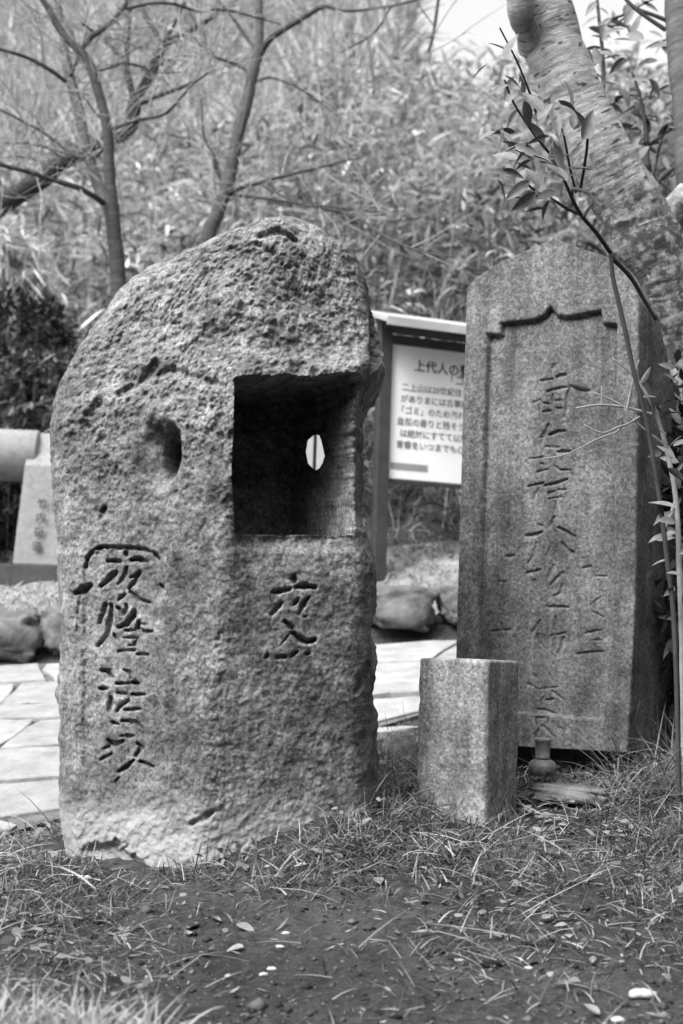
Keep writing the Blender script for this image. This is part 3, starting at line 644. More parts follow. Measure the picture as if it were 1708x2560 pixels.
cy = mk('roller', V_, F_2, M['marker'], mk_); cy.rotation_euler = (0, math.radians(90), 0); cy.location = (-.585, .19, P(40, 1128, MD)[2] - mz)
box('support', -.36, -.24, .06, .32, zf + .002, P(40, 1128, MD)[2] - mz - .135, M['plinth'], mk_, .004)
for k, ch in enumerate('竹内街道'):
    text(ch, .056, ((P(93 - k * 2.4, 1250, MD)[0] - mb[0]), -.003 + .03 * (.45 - .25 * k / 1.0) * .4 - .002, P(80, 1262 + 36 * k, MD)[2] - mz - .01), M['groove'], mk_, 'carved_character', off=.001)
tag(mk_, 'pale low stone marker with carved characters and stone roller on dark plinth', 'marker')

# ------------------------------------------------------------------ trees
def cat(pts, n=7):
    p = np.array(pts, float); 
    if len(p) < 3: t = np.linspace(0, 1, n)[:, None]; return p[0] * (1 - t) + p[-1] * t
    q = np.r_[[2 * p[0] - p[1]], p, [2 * p[-1] - p[-2]]]; o = []
    for i in range(1, len(q) - 2):
        for t in np.linspace(0, 1, n, endpoint=False):
            a, b, c, d = q[i - 1], q[i], q[i + 1], q[i + 2]
            o.append(.5 * (2 * b + (c - a) * t + (2 * a - 5 * b + 4 * c - d) * t * t + (3 * b - a - 3 * c + d) * t ** 3))
    return np.array(o + [p[-1]])
class Tube:
    def __init__(s): s.V = []; s.F = []; s.UV = []; s.n = 0
    def add(s, pts, rad, ns=10, sub=5, rough=.0, seed=0.):
        q = cat(np.c_[np.array(pts, float), np.asarray(rad, float)], sub); c, r = q[:, :3], np.maximum(q[:, 3], .0006)
        if rough: c = c + rough * r[:, None] * np.stack([fbm(c + seed + k * 9, 6, 2) for k in range(3)], -1)
        tan = np.gradient(c, axis=0); tan /= np.linalg.norm(tan, axis=1)[:, None] + 1e-9
        up = np.array([0, 1., 0]) if abs(tan[0][1]) < .8 else np.array([1., 0, 0]); A = np.cross(tan, up); A /= np.linalg.norm(A, axis=1)[:, None] + 1e-9; B = np.cross(tan, A)
        th = np.arange(ns + 1) / ns * 2 * math.pi; ln = np.r_[0, np.cumsum(np.linalg.norm(np.diff(c, axis=0), axis=1))]
        ring = c[:, None] + r[:, None, None] * (np.cos(th)[None, :, None] * A[:, None] + np.sin(th)[None, :, None] * B[:, None])
        if rough:
            d = ring - c[:, None]; ring = c[:, None] + d * (1 + rough * .5 * fbm(ring + seed, 9, 3))[..., None]
            ring[:, -1] = ring[:, 0]
        m = ns + 1; n = len(c); i, k = np.divmod(np.arange((n - 1) * ns), ns); a = s.n + i * m + k
        s.F.append(np.stack([a, a + 1, a + m + 1, a + m], 1)); s.V.append(ring.reshape(-1, 3))
        s.UV.append(np.stack([np.repeat((th / (2 * math.pi) * 2 * math.pi * r.mean())[None], n, 0), np.repeat(ln[:, None], m, 1)], -1).reshape(-1, 2)); s.n += n * m
        tipv = c[-1] + tan[-1] * r[-1] * .3; s.V.append(tipv[None]); s.UV.append(np.array([[0, ln[-1]]])); b = s.n - m
        k = np.arange(ns); s.F.append(np.stack([b + k, b + k + 1, np.full(ns, s.n), np.full(ns, s.n)], 1)[:, :3]); s.n += 1
        return c
    def build(s, name, mat, parent): 
        return keep(mk(name, np.concatenate(s.V), [f for f in s.F if f.shape[1] == 4] + [f for f in s.F if f.shape[1] == 3], mat, uv=np.concatenate(s.UV)), parent)
def px3(pts, dep, sc=.5485, ox=0, oy=0, dslope=0, wob=0.):
    o = []
    for k, p in enumerate(pts):
        d = dep + dslope * k / max(1, len(pts) - 1) + (random.uniform(-wob, wob) if k else 0); o.append(P(ox + p[0] * sc, oy + p[1] * sc, d))
    return np.array(o)
def twigs(tb, pts, n, lmin, lmax, r, seed, gen=2, spread=.9):
    rg = np.random.default_rng(seed)
    for _ in range(n):
        i = rg.integers(1, len(pts)); base = pts[i]; tan = pts[i] - pts[i - 1]; tan = tan / (np.linalg.norm(tan) + 1e-9)
        d = tan * .6 + rg.normal(0, spread, 3) * np.array([1, .6, .8]) + np.array([0, 0, .25]); d /= np.linalg.norm(d)
        L = rg.uniform(lmin, lmax); p = [base]; cur = d
        for k in range(4):
            cur = cur + rg.normal(0, .16, 3); cur /= np.linalg.norm(cur); p.append(p[-1] + cur * L / 4)
        c = tb.add(p, np.linspace(r, r * .3, 5), 5, 3)
        if gen > 1: twigs(tb, c, int(rg.integers(1, 4)), lmin * .4, lmax * .5, r * .6, int(rg.integers(1e6)), gen - 1, spread)

def bare_tree(name, label, dep, stems, branches, matt, base_px, ntw, seed, bmat=None, twmat=None, tl_=(.25, .7), rtw=.0035, group=None):
    root = empty(name, tuple(base_px)); allp = []
    for pts, rad, dsl in stems:
        t = Tube(); c = t.add(px3(pts, dep, dslope=dsl), np.array(rad) * .5485 * dep / FPX, 14, 6, .25, seed); t.build('trunk', matt if not len(allp) else M['bark2'], root); allp.append(c)  # second stem takes paler bark, its lit look put into the colour
    for pts, rad, dsl in branches:
        t = Tube(); c = t.add(px3(pts, dep, dslope=dsl, wob=.05), np.array(rad) * .5485 * dep / FPX, 8, 5, .2, seed); t.build('branch', bmat or matt, root); allp.append(c)
    tb = Tube()
    for k, c in enumerate(allp):
        twigs(tb, c[len(c) // 4:], ntw if k < len(stems) else max(2, ntw // 3), tl_[0], tl_[1], rtw, seed + k)
    tw = tb.build('twigs', twmat or M['twig'], root); tag(tw, kind='stuff')
    tag(root, label, 'tree', group); return root
def lin(a, b, n): return np.linspace(a, b, n)
# two-stemmed young tree behind the boulder's left shoulder
bA = P(300, 1480, 7.0); bA[2] = float(ground(bA[0], bA[1])) - .05
zA = proj(bA); 
stA = [(zA[0] / .5485, zA[1] / .5485), (545, 2000), (545, 1500), (538, 1250), (528, 1120), (515, 1000)]
bare_tree('bare_tree', 'young leafless tree forking in two, one stem coloured paler as lit', 7.0,
  [(stA + [(507, 860), (496, 700), (487, 580), (465, 480), (445, 400), (425, 330), (395, 265), (370, 235), (310, 180), (265, 120), (220, 40), (160, -60), (90, -220)], [52, 46, 42, 38, 35, 34, 28, 26, 24, 23, 22, 22, 22, 22, 19, 17, 15, 13, 9], .0),
   ([(512, 1010), (492, 950), (470, 890), (432, 800), (402, 700), (375, 580), (345, 440), (320, 350), (295, 220), (280, 120), (265, 0), (250, -150)], [26, 26, 27, 27, 26, 26, 26, 25, 20, 18, 16, 10], .5)],
  [([(370, 232), (420, 165), (500, 110), (545, 60), (585, 0), (620, -90)], [17, 15, 14, 13, 12, 8], .2), ([(472, 925), (420, 890), (340, 850), (220, 815), (120, 780), (0, 750), (-120, 700)], [15, 14, 13, 12, 11, 10, 5], -.5), ([(385, 722), (300, 680), (200, 605), (100, 550), (0, 500), (-120, 460)], [9, 8, 7, 7, 6, 3], .3), ([(300, 372), (230, 320), (130, 265), (0, 225), (-100, 200)], [11, 10, 9, 8, 4], -.2), ([(325, 345), (350, 280), (385, 190), (390, 100), (400, 40)], [9, 8, 7, 6, 4], .4), ([(497, 590), (560, 570), (640, 545), (760, 515), (860, 400), (950, 330)], [9, 8, 8, 7, 6, 3], -.3), ([(380, 720), (270, 690), (120, 655), (0, 655)], [6, 5, 5, 3], .5), ([(575, 40), (700, 15), (800, 20), (900, 50), (1020, 45), (1150, 75), (1280, 110)], [8, 8, 8, 7, 7, 6, 3], .3), ([(485, 560), (440, 520), (390, 450), (370, 420)], [6, 5, 4, 2], .2), ([(500, 640), (470, 680), (440, 715)], [10, 8, 5], .2), ([(230, 770), (180, 735), (90, 715), (0, 720)], [4, 4, 3, 2], .2), ([(395, 810), (330, 750), (240, 690), (180, 640)], [5, 4, 4, 2], .2), ([(430, 330), (500, 310), (600, 290), (700, 330), (830, 330)], [6, 5, 5, 4, 2], .3), ([(380, 110), (450, 160), (540, 180), (620, 215)], [6, 5, 4, 2], .3)],
  M['barkf'], bA, 30, 5, bmat=M['barkf'], twmat=M['twig'])
bB = P(470, 1460, 7.4); bB[2] = float(ground(bB[0], bB[1])) - .05; zB = proj(bB)
bare_tree('bare_tree', 'slender leafless grey tree rising behind the top of the boulder', 7.4,
  [([(zB[0] / .5485, zB[1] / .5485), (880, 1900), (920, 1300), (950, 1080), (985, 1000), (1018, 910), (1045, 810), (1070, 690), (1100, 560), (1130, 430), (1155, 330), (1175, 250), (1182, 130), (1180, 0), (1175, -160)], [44, 40, 38, 36, 34, 32, 30, 30, 30, 28, 26, 24, 20, 18, 10], .0)],
  [([(1180, 255), (1230, 180), (1300, 130), (1400, 70), (1480, 30), (1568, 50), (1700, 40), (1850, 12), (1990, -30)], [18, 16, 15, 13, 11, 8, 7, 6, 4], -.3), ([(1172, 240), (1110, 150), (1060, 80), (1010, 20), (950, -60)], [10, 9, 8, 7, 4], .2), ([(1150, 345), (1090, 300), (960, 250), (900, 190), (860, 140)], [10, 9, 7, 6, 3], .3), ([(1030, 885), (1100, 855), (1180, 835), (1260, 810), (1390, 780), (1568, 735), (1640, 720)], [12, 10, 9, 8, 7, 5, 3], -.8), ([(1180, 838), (1280, 890), (1400, 940), (1500, 940), (1700, 965), (1850, 960)], [6, 6, 6, 5, 5, 2], -.8), ([(1040, 885), (1250, 910), (1420, 940), (1568, 970), (1660, 1010), (1760, 1080), (1900, 1140), (2050, 1170)], [7, 7, 7, 7, 6, 6, 5, 3], -1.2), ([(1015, 890), (1000, 800), (980, 720), (930, 620), (920, 450)], [9, 8, 7, 6, 3], .2), ([(1060, 870), (1075, 930), (1098, 1000)], [6, 5, 3], -.3), ([(1170, 372), (1240, 355), (1360, 400), (1450, 460), (1540, 530)], [7, 6, 6, 5, 2], -.3), ([(1785, 25), (1705, 150), (1550, 240)], [6, 5, 2], -.2), ([(2000, -10), (1976, 150), (1955, 240)], [8, 7, 3], -.1), ([(970, 250), (940, 190), (920, 90)], [6, 5, 3], .2)],
  M['bark2'], bB, 26, 21, bmat=M['barkf'])
bC = P(-420, 960, 9.2); bC[2] = float(ground(bC[0], bC[1])) - .1; zC = proj(bC)
bare_tree('bare_tree', 'dark leaning leafless tree on the bank with crooked limbs', 9.2,
  [([(zC[0] / .5485, zC[1] / .5485), (-420, 1150), (-150, 1010), (0, 930), (120, 860), (230, 785), (330, 712), (460, 655), (590, 590), (612, 480), (640, 420), (700, 310), (745, 215), (850, 150), (980, 70), (1100, -20)], [75, 66, 58, 52, 48, 46, 38, 34, 34, 36, 26, 22, 24, 14, 12, 7], .3)],
  [([(605, 440), (582, 330), (580, 200), (592, 80), (600, -40)], [16, 14, 13, 10, 7], .2), ([(742, 212), (700, 130), (660, 70), (640, 10)], [13, 12, 10, 7], .2), ([(745, 195), (790, 120), (840, 10)], [11, 9, 6], .2), ([(700, 310), (560, 290), (470, 300)], [7, 6, 3], .2), ([(640, 470), (740, 430), (850, 390), (960, 330)], [14, 11, 9, 5], -.3), ([(640, 420), (700, 380), (740, 290), (765, 262)], [10, 9, 8, 4], -.2), ([(540, 250), (480, 180), (440, 100)], [8, 7, 4], .3), ([(600, 150), (540, 110), (500, 40)], [7, 6, 4], .3), ([(580, 260), (545, 250), (500, 200), (430, 130)], [8, 7, 6, 4], .2)],
  M['bark1'], bC, 26, 33, bmat=M['bark1'], tl_=(.4, 1.3), rtw=.006)

# leaning pale-barked tree at right
TD = 4.55
tr = empty('leaning_tree', tuple(P(1725, 1800, TD))); tr.location.z = float(ground(tr.location.x, TD)) - .05
bx_ = proj(np.array(tr.location)); k_ = TD / FPX
t = Tube(); t.add(P(np.array([bx_[0], 1722, 1716, 1708, 1690, 1655, 1600, 1556, 1508, 1458, 1415, 1375, 1342, 1320, 1300]), np.array([bx_[1] + 20, 1600, 1300, 1050, 860, 700, 590, 490, 390, 290, 190, 90, 0, -120, -260]), np.linspace(TD, TD - .25, 15)), np.array([110, 92, 84, 84, 92, 100, 96, 84, 77, 75, 74, 73, 74, 70, 66]) * k_, 48, 16, .13, 3.)
t.build('trunk', M['barkp'], tr)
t = Tube(); t.add(P(np.array([1700, 1730, 1745, 1735, 1715, 1704, 1698]), np.array([900, 700, 560, 380, 200, 60, -150]), np.linspace(TD, TD + .35, 7)), np.array([60, 56, 52, 48, 45, 44, 40]) * k_, 26, 10, .14, 8.); t.build('limb', M['bark2'], tr)
t = Tube(); t.add(P(np.array([1338, 1314, 1298, 1286]), np.array([115, 62, 10, -70]), np.array([TD - .2, TD - .27, TD - .33, TD - .36])), np.array([40, 32, 30, 28]) * k_, 24, 10, .5, 5.); t.build('stub', M['barkp'], tr)
t = Tube(); t.add(P(np.array([1660, 1690, 1725]), np.array([560, 520, 480]), np.full(3, TD - .1)), np.array([52, 40, 34]) * k_, 18, 8, .3, 2.); t.build('knot', M['barkp'], tr)
for pts in ([(1690, 60), (1640, 40), (1590, 20), (1560, -10)], [(1665, 75), (1620, 45), (1580, 15), (1540, -30)]):
    t = Tube(); t.add(P(np.array([p[0] for p in pts], float), np.array([p[1] for p in pts], float), np.full(len(pts), TD + .3)), np.array([7, 6, 5, 3]) * k_, 8, 6, .2, 4.); t.build('branch', M['barkf'], tr)
tag(tr, 'pale barked tree leaning over the granite stele', 'tree')

# ------------------------------------------------------------------ leafy shrub stems in front of the stele
def leaf_mesh(name, L, W, fold, curl, mat):
    n = 9; V = []; F = []
    for k in range(n):
        s = k / (n - 1); w = W * (math.sin(math.pi * min(1, s ** .85)) ** .9) * (1 - .25 * s); z = -curl * L * s * s
        V += [(s * L, -w, z + fold * w), (s * L, -w * .5, z + fold * w * .42), (s * L, 0, z), (s * L, w * .5, z + fold * w * .42), (s * L, w, z + fold * w)]
    for k in range(n - 1):
        for j in range(4): a = k * 5 + j; F.append((a, a + 1, a + 6, a + 5))
    o = mk(name, V, F, mat); me = o.data; bpy.data.objects.remove(o); return me
LM = [leaf_mesh('leaf', .078, .017, .35, .12, M['leafone']), leaf_mesh('leaf', .062, .015, .25, .25, M['leafone']), leaf_mesh('leaf', .070, .013, .5, .05, M['leafone'])]
def put_leaf(pos, px_ang, parent, sc=1.0, rg=random, mesh=None, tiltr=(-.9, .9)):
    """leaf attached at pos, pointing in an upright-plane angle (deg, 0 = right, 90 = up)"""
    a = math.radians(px_ang); d = Vector((math.cos(a), rg.uniform(-.6, .6), math.sin(a))).normalized()
    up = Vector((rg.uniform(-.5, .5), rg.uniform(-1, .2), rg.uniform(.1, 1))); up = (up - d * up.dot(d)).normalized(); s = up.cross(d)
    o = bpy.data.objects.new('leaf', mesh or rg.choice(LM)); COL.objects.link(o)
    m = Matrix((( d.x, s.x, up.x, pos[0]), (d.y, s.y, up.y, pos[1]), (d.z, s.z, up.z, pos[2]), (0, 0, 0, 1))) @ Matrix.Scale(sc, 4)
    o.parent = parent; o.matrix_parent_inverse = Matrix.Translation(parent.location).inverted(); o.matrix_basis = m
    return o
def shrub(name, label, dep, stems, leaves, base, smat, seed, autoleaf=0, group=None, ldep=None):
    root = empty(name, tuple(base)); rg = random.Random(seed)
    for pts, r0, r1, ds in stems:
        q = P(np.array([p[0] for p in pts], float), np.array([p[1] for p in pts], float), np.linspace(dep, dep + ds, len(pts)))
        t = Tube(); c = t.add(q, np.linspace(r0, r1, len(pts)) * dep / FPX, 8, 5, .2, seed); t.build('stem', smat, root)
        for k in range(int(autoleaf * len(c) / 10)):
            p = c[rg.randrange(len(c) // 3, len(c))]; put_leaf(p, rg.uniform(-60, 240), root, rg.uniform(.7, 1.1), rg)
    for (x, y_, an, sc) in leaves:
        put_leaf(P(x, y_, (ldep or dep) + rg.uniform(-.12, .12)), an, root, sc, rg)
    tag(root, label, 'shrub', group); return root
sbz = P(1700, 1820, 3.5); sbz[2] = float(ground(sbz[0], sbz[1])) - .02; sp = proj(sbz)
LV = [(1262, 150, 70, 1), (1285, 190, 250, .9), (1290, 260, 20, 1), (1310, 250, 290, .9), (1345, 300, 60, 1.1), (1395, 250, 330, 1.2), (1430, 270, 100, .9), (1468, 330, 120, 1.2), (1340, 330, 70, .9), (1290, 330, 170, .8), (1300, 440, 175, 1.1), (1255, 425, 350, .9), (1310, 470, 150, 1), (1350, 470, 120, 1), (1370, 430, 80, .8), (1390, 480, 200, .8), (1400, 420, 100, 1.0), (1430, 400, 60, 1), (1330, 400, 200, .8), (1380, 390, 10, .8), (1360, 360, 120, 1.1), (1325, 355, 200, 1), (1410, 340, 70, 1), (1445, 300, 140, .8), (1240, 330, 200, .8), (1300, 220, 130, .8), (1420, 455, 120, .8), (1340, 480, 220, .9), (1300, 400, 160, .9), (1375, 500, 240, .8)]
shrub('shrub', 'thin dark shrub stem with glossy leaves rising in front of the stele', 3.5,
  [([(sp[0], sp[1]), (1688, 1600), (1668, 1400), (1652, 1270), (1634, 1150), (1612, 1030), (1585, 930), (1566, 840), (1545, 750), (1532, 690), (1527, 630)], 6.5, 6, .0),
   ([(1527, 632), (1490, 580), (1455, 540), (1435, 505), (1415, 460), (1390, 405), (1335, 335), (1285, 258), (1262, 200)], 6, 2.2, -.4),
   ([(1455, 538), (1420, 522), (1375, 495), (1335, 475), (1300, 440)], 5, 2.5, -.35), ([(1432, 512), (1434, 472), (1482, 494), (1460, 540)], 4, 4, -.35), ([(1450, 478), (1462, 410), (1468, 335), (1440, 280)], 4.5, 2.5, -.35), ([(1440, 480), (1425, 420), (1410, 340), (1395, 300)], 3.5, 2, -.35), ([(1350, 350), (1310, 360), (1270, 365)], 3, 1.5, -.35), ([(1400, 415), (1340, 400), (1290, 375)], 3, 1.5, -.35), ([(1345, 345), (1340, 280), (1300, 170), (1250, 70)], 3.5, 2, -.4),
   ([(1527, 640), (1575, 690), (1605, 740), (1640, 800)], 7, 5, .1)],
  [(a, b, c, d * .95) for a, b, c, d in LV] + [(a - 40, b + 8, c + 140, d * .9) for a, b, c, d in LV[::3]] + [(a + 14, b - 18, c + 70, d * .85) for a, b, c, d in LV[::2]] + [(a - 12, b + 22, c - 50, d * .9) for a, b, c, d in LV[1::2]], sbz, M['twigd'], 3, ldep=3.12)
LV2 = [(1480, 975, 168, 1.0), (1595, 935, 330, 1.3), (1610, 960, 300, 1.5), (1600, 960, 60, 1.0), (1660, 935, 335, 1.0), (1620, 1010, 350, 1.2), (1655, 1130, 200, .9), (1640, 1100, 320, 1.2), (1670, 1170, 330, 1), (1690, 1270, 160, 1.3), (1640, 1300, 30, .9), (1660, 1320, 340, 1.2), (1690, 1330, 200, 1.1), (1640, 1350, 10, 1), (1700, 1380, 150, 1), (1680, 1000, 200, 1), (1700, 1060, 120, 1.1), (1700, 1220, 120, 1.1), (1670, 1400, 200, .9), (1690, 1150, 140, 1.2), (1650, 1040, 20, .9), (1690, 950, 100, .9), (1705, 1440, 160, 1), (1660, 1480, 30, .9)]
sb2 = P(1716, 1800, 3.58); sb2[2] = float(ground(sb2[0], sb2[1])) - .02; sp2 = proj(sb2)
shrub('shrub', 'leafy low shrub with pale crossing twigs beside the stele edge', 3.55,
  [([(sp2[0], sp2[1]), (1706, 1600), (1698, 1400), (1690, 1250), (1668, 1130), (1640, 1030), (1600, 960), (1575, 930), (1530, 895)], 9, 2.5, .0), ([(1630, 1035), (1560, 1018), (1500, 1012), (1440, 1020)], 4, 2, .05), ([(1600, 1042), (1570, 1060), (1545, 1068), (1505, 1082), (1460, 1062)], 3, 2, -.03), ([(1556, 1050), (1545, 1078), (1500, 1095), (1450, 1120), (1400, 1140), (1330, 1150)], 2.6, 1.6, .1), ([(1505, 1012), (1504, 990), (1504, 965)], 2.5, 1.5, 0), ([(1560, 1018), (1530, 1000), (1480, 980)], 2.5, 1.5, 0), ([(1660, 1110), (1620, 1080), (1585, 1050), (1560, 1020)], 3, 2, 0), ([(1690, 1250), (1660, 1330), (1640, 1340)], 5, 3, .0), ([(1566, 1030), (1585, 940), (1598, 900)], 3, 2, 0)],
  [(a, b, c, d * (.95 if i == 0 else .72)) for i, (a, b, c, d) in enumerate(LV2)] + [(a + 16, b + 26, c + 95, d * .7) for a, b, c, d in LV2[4::2]] + [(a + 28, b - 14, c + 190, d * .7) for a, b, c, d in LV2[4:]], sb2, M['twig'], 9)
# taller evergreen shrub behind the leaning tree
rgs = random.Random(4); LV3 = [(rgs.uniform(1465, 1700), rgs.uniform(60, 470), rgs.uniform(0, 360), rgs.uniform(.9, 1.5)) for _ in range(85)]
sb3 = P(1640, 1500, 5.2); sb3[2] = float(ground(sb3[0], sb3[1])) - .02; sp3 = proj(sb3)
shrub('shrub', 'tall evergreen shrub with upright dark stems behind the leaning tree', 5.2,
  [([(sp3[0], sp3[1]), (1640, 900), (1630, 600), (1622, 450), (1615, 330), (1600, 240), (1580, 180)], 10, 3, .0), ([(1640, 800), (1560, 500), (1512, 300), (1508, 150), (1495, 20), (1490, -40)], 8, 3.5, .1), ([(1508, 85), (1525, 55), (1560, 35)], 4, 2, 0), ([(1508, 70), (1540, 60), (1600, 15), (1640, -5)], 3, 2, 0), ([(1625, 480), (1660, 330), (1690, 300)], 4, 2, 0), ([(1570, 395), (1640, 350), (1708, 300)], 4, 3, 0), ([(1600, 240), (1560, 240), (1520, 270)], 4, 2, 0), ([(1630, 440), (1680, 480), (1700, 500)], 3, 2, 0)],
  LV3, sb3, M['twigd'], 14, autoleaf=6)

# ------------------------------------------------------------------ grasses and leaves (uncountable)
def strips(pos, dirv, length, width, droop, tone, prof, seg=3, twist=None):
    """vectorised bent blades: pos Nx3, dirv Nx3 unit, returns V,F,tone"""
    n = len(pos); t = np.linspace(0, 1, seg + 1)
    side = np.cross(dirv, np.array([0, 0, 1.0]) + .35 * rng.normal(size=(n, 3))); side /= np.linalg.norm(side, axis=1)[:, None] + 1e-9
    c = pos[:, None] + dirv[:, None] * (length[:, None] * t)[..., None]; c[..., 2] -= droop[:, None] * length[:, None] * t ** 2
    hd = dirv.copy(); hd[:, 2] = 0; hd /= np.linalg.norm(hd, axis=1)[:, None] + 1e-9
    c = c + hd[:, None] * (.35 * droop[:, None] * length[:, None] * t ** 2)[..., None]
    w = width[:, None] * np.interp(t, np.linspace(0, 1, len(prof)), prof)
    Lf = c - side[:, None] * w[..., None] * .5; Rt = c + side[:, None] * w[..., None] * .5
    V = np.stack([Lf, Rt], 2).reshape(n, -1, 3); m = 2 * (seg + 1)
    base = (np.arange(n) * m)[:, None]; k = np.arange(seg) * 2
    F = np.stack([base + k, base + k + 1, base + k + 3, base + k + 2], -1).reshape(-1, 4)
    return V.reshape(-1, 3), F, np.repeat(tone, m)
def updir(n, lean, az=None):
    az = rng.uniform(0, 2 * math.pi, n) if az is None else az; l = np.clip(lean, 0, 1.5); return np.stack([np.sin(l) * np.cos(az), np.sin(l) * np.sin(az), np.cos(l)], 1)
BL = [1, .9, .65, .05]; LF = [.15, 1, .8, .02]

def clear_of(x, y):
    """true where the ground is free of the standing stones"""
    px, py = None, None
    a = ((x + .29) / .44) ** 2 + ((y - 3.52) / .30) ** 2 > 1.0
    return a & (y > 1.2)
def bare(x, y):
    """0 = trodden bare earth, 1 = full cover"""
    px, py = proj(np.stack([x, y, ground(x, y)], -1))
    n = fbm(np.stack([x, y, x * 0], -1), 2.6, 3)
    d = sstep(2330, 2190, py + 120 * n)                                    # bank of grass above, mud below
    d = np.maximum(d, .75 * sstep(520, 300, px + 130 * n) * sstep(2560, 2380, py + 60 * n))
    d = np.maximum(d, .45 * sstep(950, 1200, px) * sstep(2520, 2330, py + 120 * n))
    left = sstep(640, 420, px) * sstep(2260, 2200, py + 60 * n)
    d = np.where((px > 330) & (px < 640) & (py > 2190), d * .35, d)
    return np.clip(d + .05, 0, 1)
def scatter(n, x0, x1, y0, y1):
    x = rng.uniform(x0, x1, n); y = rng.uniform(y0, y1, n); return x, y
# near grass
x, y = scatter(210000, -1.3, 1.6, 1.9, 5.25)
okk = (rng.random(len(x)) < bare(x, y)) & clear_of(x, y) & (y < ynear(x) - .03); x, y = x[okk], y[okk]; n = len(x)
clump = fbm(np.stack([x, y, x * 0 + 3], -1), 5, 2)
kk = rng.random(n) < np.clip(.5 + 1.7 * clump, .06, 1); x, y, clump = x[kk], y[kk], clump[kk]; n = len(x)
pos = np.stack([x, y, ground_n(x, y) - .004], 1)
Lg = rng.gamma(3.2, .013, n) * (1 + .9 * np.clip(clump, 0, .6)) + .014; Lg *= np.where(y < 2.75, .75, 1.0)
V_, F_2, T_ = strips(pos, updir(n, np.abs(rng.normal(1.0, .42, n))), Lg * .92, rng.uniform(.0013, .0038, n), rng.uniform(0, .7, n), np.clip(rng.normal(.27, .18, n), 0, 1), BL)
tag(mk('grass', V_, F_2, M['grass'], tone=T_), 'short matted grass around the standing stones', 'grass', kind='stuff')
# dry pale blades lying about
x, y = scatter(13000, -1.2, 1.4, 1.95, 4.3); okk = (rng.random(len(x)) < bare(x, y) * .8 + .02) & clear_of(x, y) & (y < ynear(x) - .03); x, y = x[okk], y[okk]; n = len(x)
pos = np.stack([x, y, ground_n(x, y) + rng.uniform(0, .02, n)], 1)
V_, F_2, T_ = strips(pos, updir(n, rng.uniform(.9, 1.5, n)), rng.gamma(4, .017, n), rng.uniform(.0015, .004, n), rng.uniform(0, .4, n), np.clip(rng.normal(.68, .2, n), 0, 1), BL)
tag(mk('dry_grass', V_, F_2, M['grass'], tone=T_), 'dry straw coloured grass blades lying among the green', 'grass', kind='stuff')
# litter fragments on the mud
x, y = scatter(5200, -1.1, 1.2, 1.9, 3.9); okk = clear_of(x, y) & (rng.random(len(x)) < .35 + .5 * bare(x, y)); x, y = x[okk], y[okk]; n = len(x)
pos = np.stack([x, y, ground_n(x, y) + .003], 1)
V_, F_2, T_ = strips(pos, updir(n, rng.uniform(1.2, 1.55, n)), rng.gamma(2.0, .005, n) + .003, rng.gamma(2, .0018, n) + .001, rng.uniform(-.3, .2, n), np.clip(rng.normal(.08, .22, n), 0, 1), LF)
tag(mk('leaf_litter', V_, F_2, M['litter'], tone=T_), 'scraps of dead leaf scattered over the bare earth', 'litter', kind='stuff')
# small broad weed leaves
x, y = scatter(9000, -1.2, 1.5, 2.1, 4.4); c = fbm(np.stack([x, y, x * 0 + 21], -1), 3.5, 2); okk = (rng.random(len(x)) < bare(x, y) * np.clip(.3 + 1.8 * c, 0, 1)) & clear_of(x, y) & (y < ynear(x) - .03); x, y = x[okk], y[okk]; n = len(x)
pos = np.stack([x, y, ground_n(x, y) + rng.uniform(.005, .035, n)], 1)
V_, F_2, T_ = strips(pos, updir(n, rng.uniform(.9, 1.5, n)), rng.uniform(.012, .030, n), rng.uniform(.008, .018, n), rng.uniform(-.1, .5, n), np.clip(rng.normal(.42, .18, n), 0, 1), [.25, 1, .85, .2])
tag(mk('weeds', V_, F_2, M['grass'], tone=T_), 'small broad leaved weeds mixed into the grass', 'weeds', kind='stuff')
# crumbs of earth on the trodden ground
x, y = scatter(9000, -1.0, 1.15, 1.9, 3.5); c = fbm(np.stack([x, y, x * 0 + 31], -1), 5, 2); okk = clear_of(x, y) & (rng.random(len(x)) < np.clip(.35 + 1.6 * c, .05, 1)); x, y = x[okk], y[okk]; n = len(x)
O6 = np.array([(1, 0, 0), (0, 1, 0), (-1, 0, 0), (0, -1, 0), (0, 0, 1), (0, 0, -1)], float); sz = rng.gamma(1.6, .0016, n) + .001
V_ = np.stack([x, y, ground_n(x, y) + .2 * sz], 1)[:, None] + O6[None] * sz[:, None, None] * rng.uniform(.6, 1.4, (n, 6, 1)) * np.array([1.2, 1.2, .8])
T3 = np.array([(0, 1, 4), (1, 2, 4), (2, 3, 4), (3, 0, 4), (1, 0, 5), (2, 1, 5), (3, 2, 5), (0, 3, 5)]); F_2 = (np.arange(n)[:, None, None] * 6 + T3[None]).reshape(-1, 3)
tag(mk('soil_crumbs', V_.reshape(-1, 3), F_2, M['litter2'], tone=np.repeat(np.clip(rng.normal(.25, .2, n) + .5 * (rng.random(n) > .97), 0, 1), 6), smooth=False), 'crumbs of dark earth strewn on the bare ground', 'soil', kind='stuff')
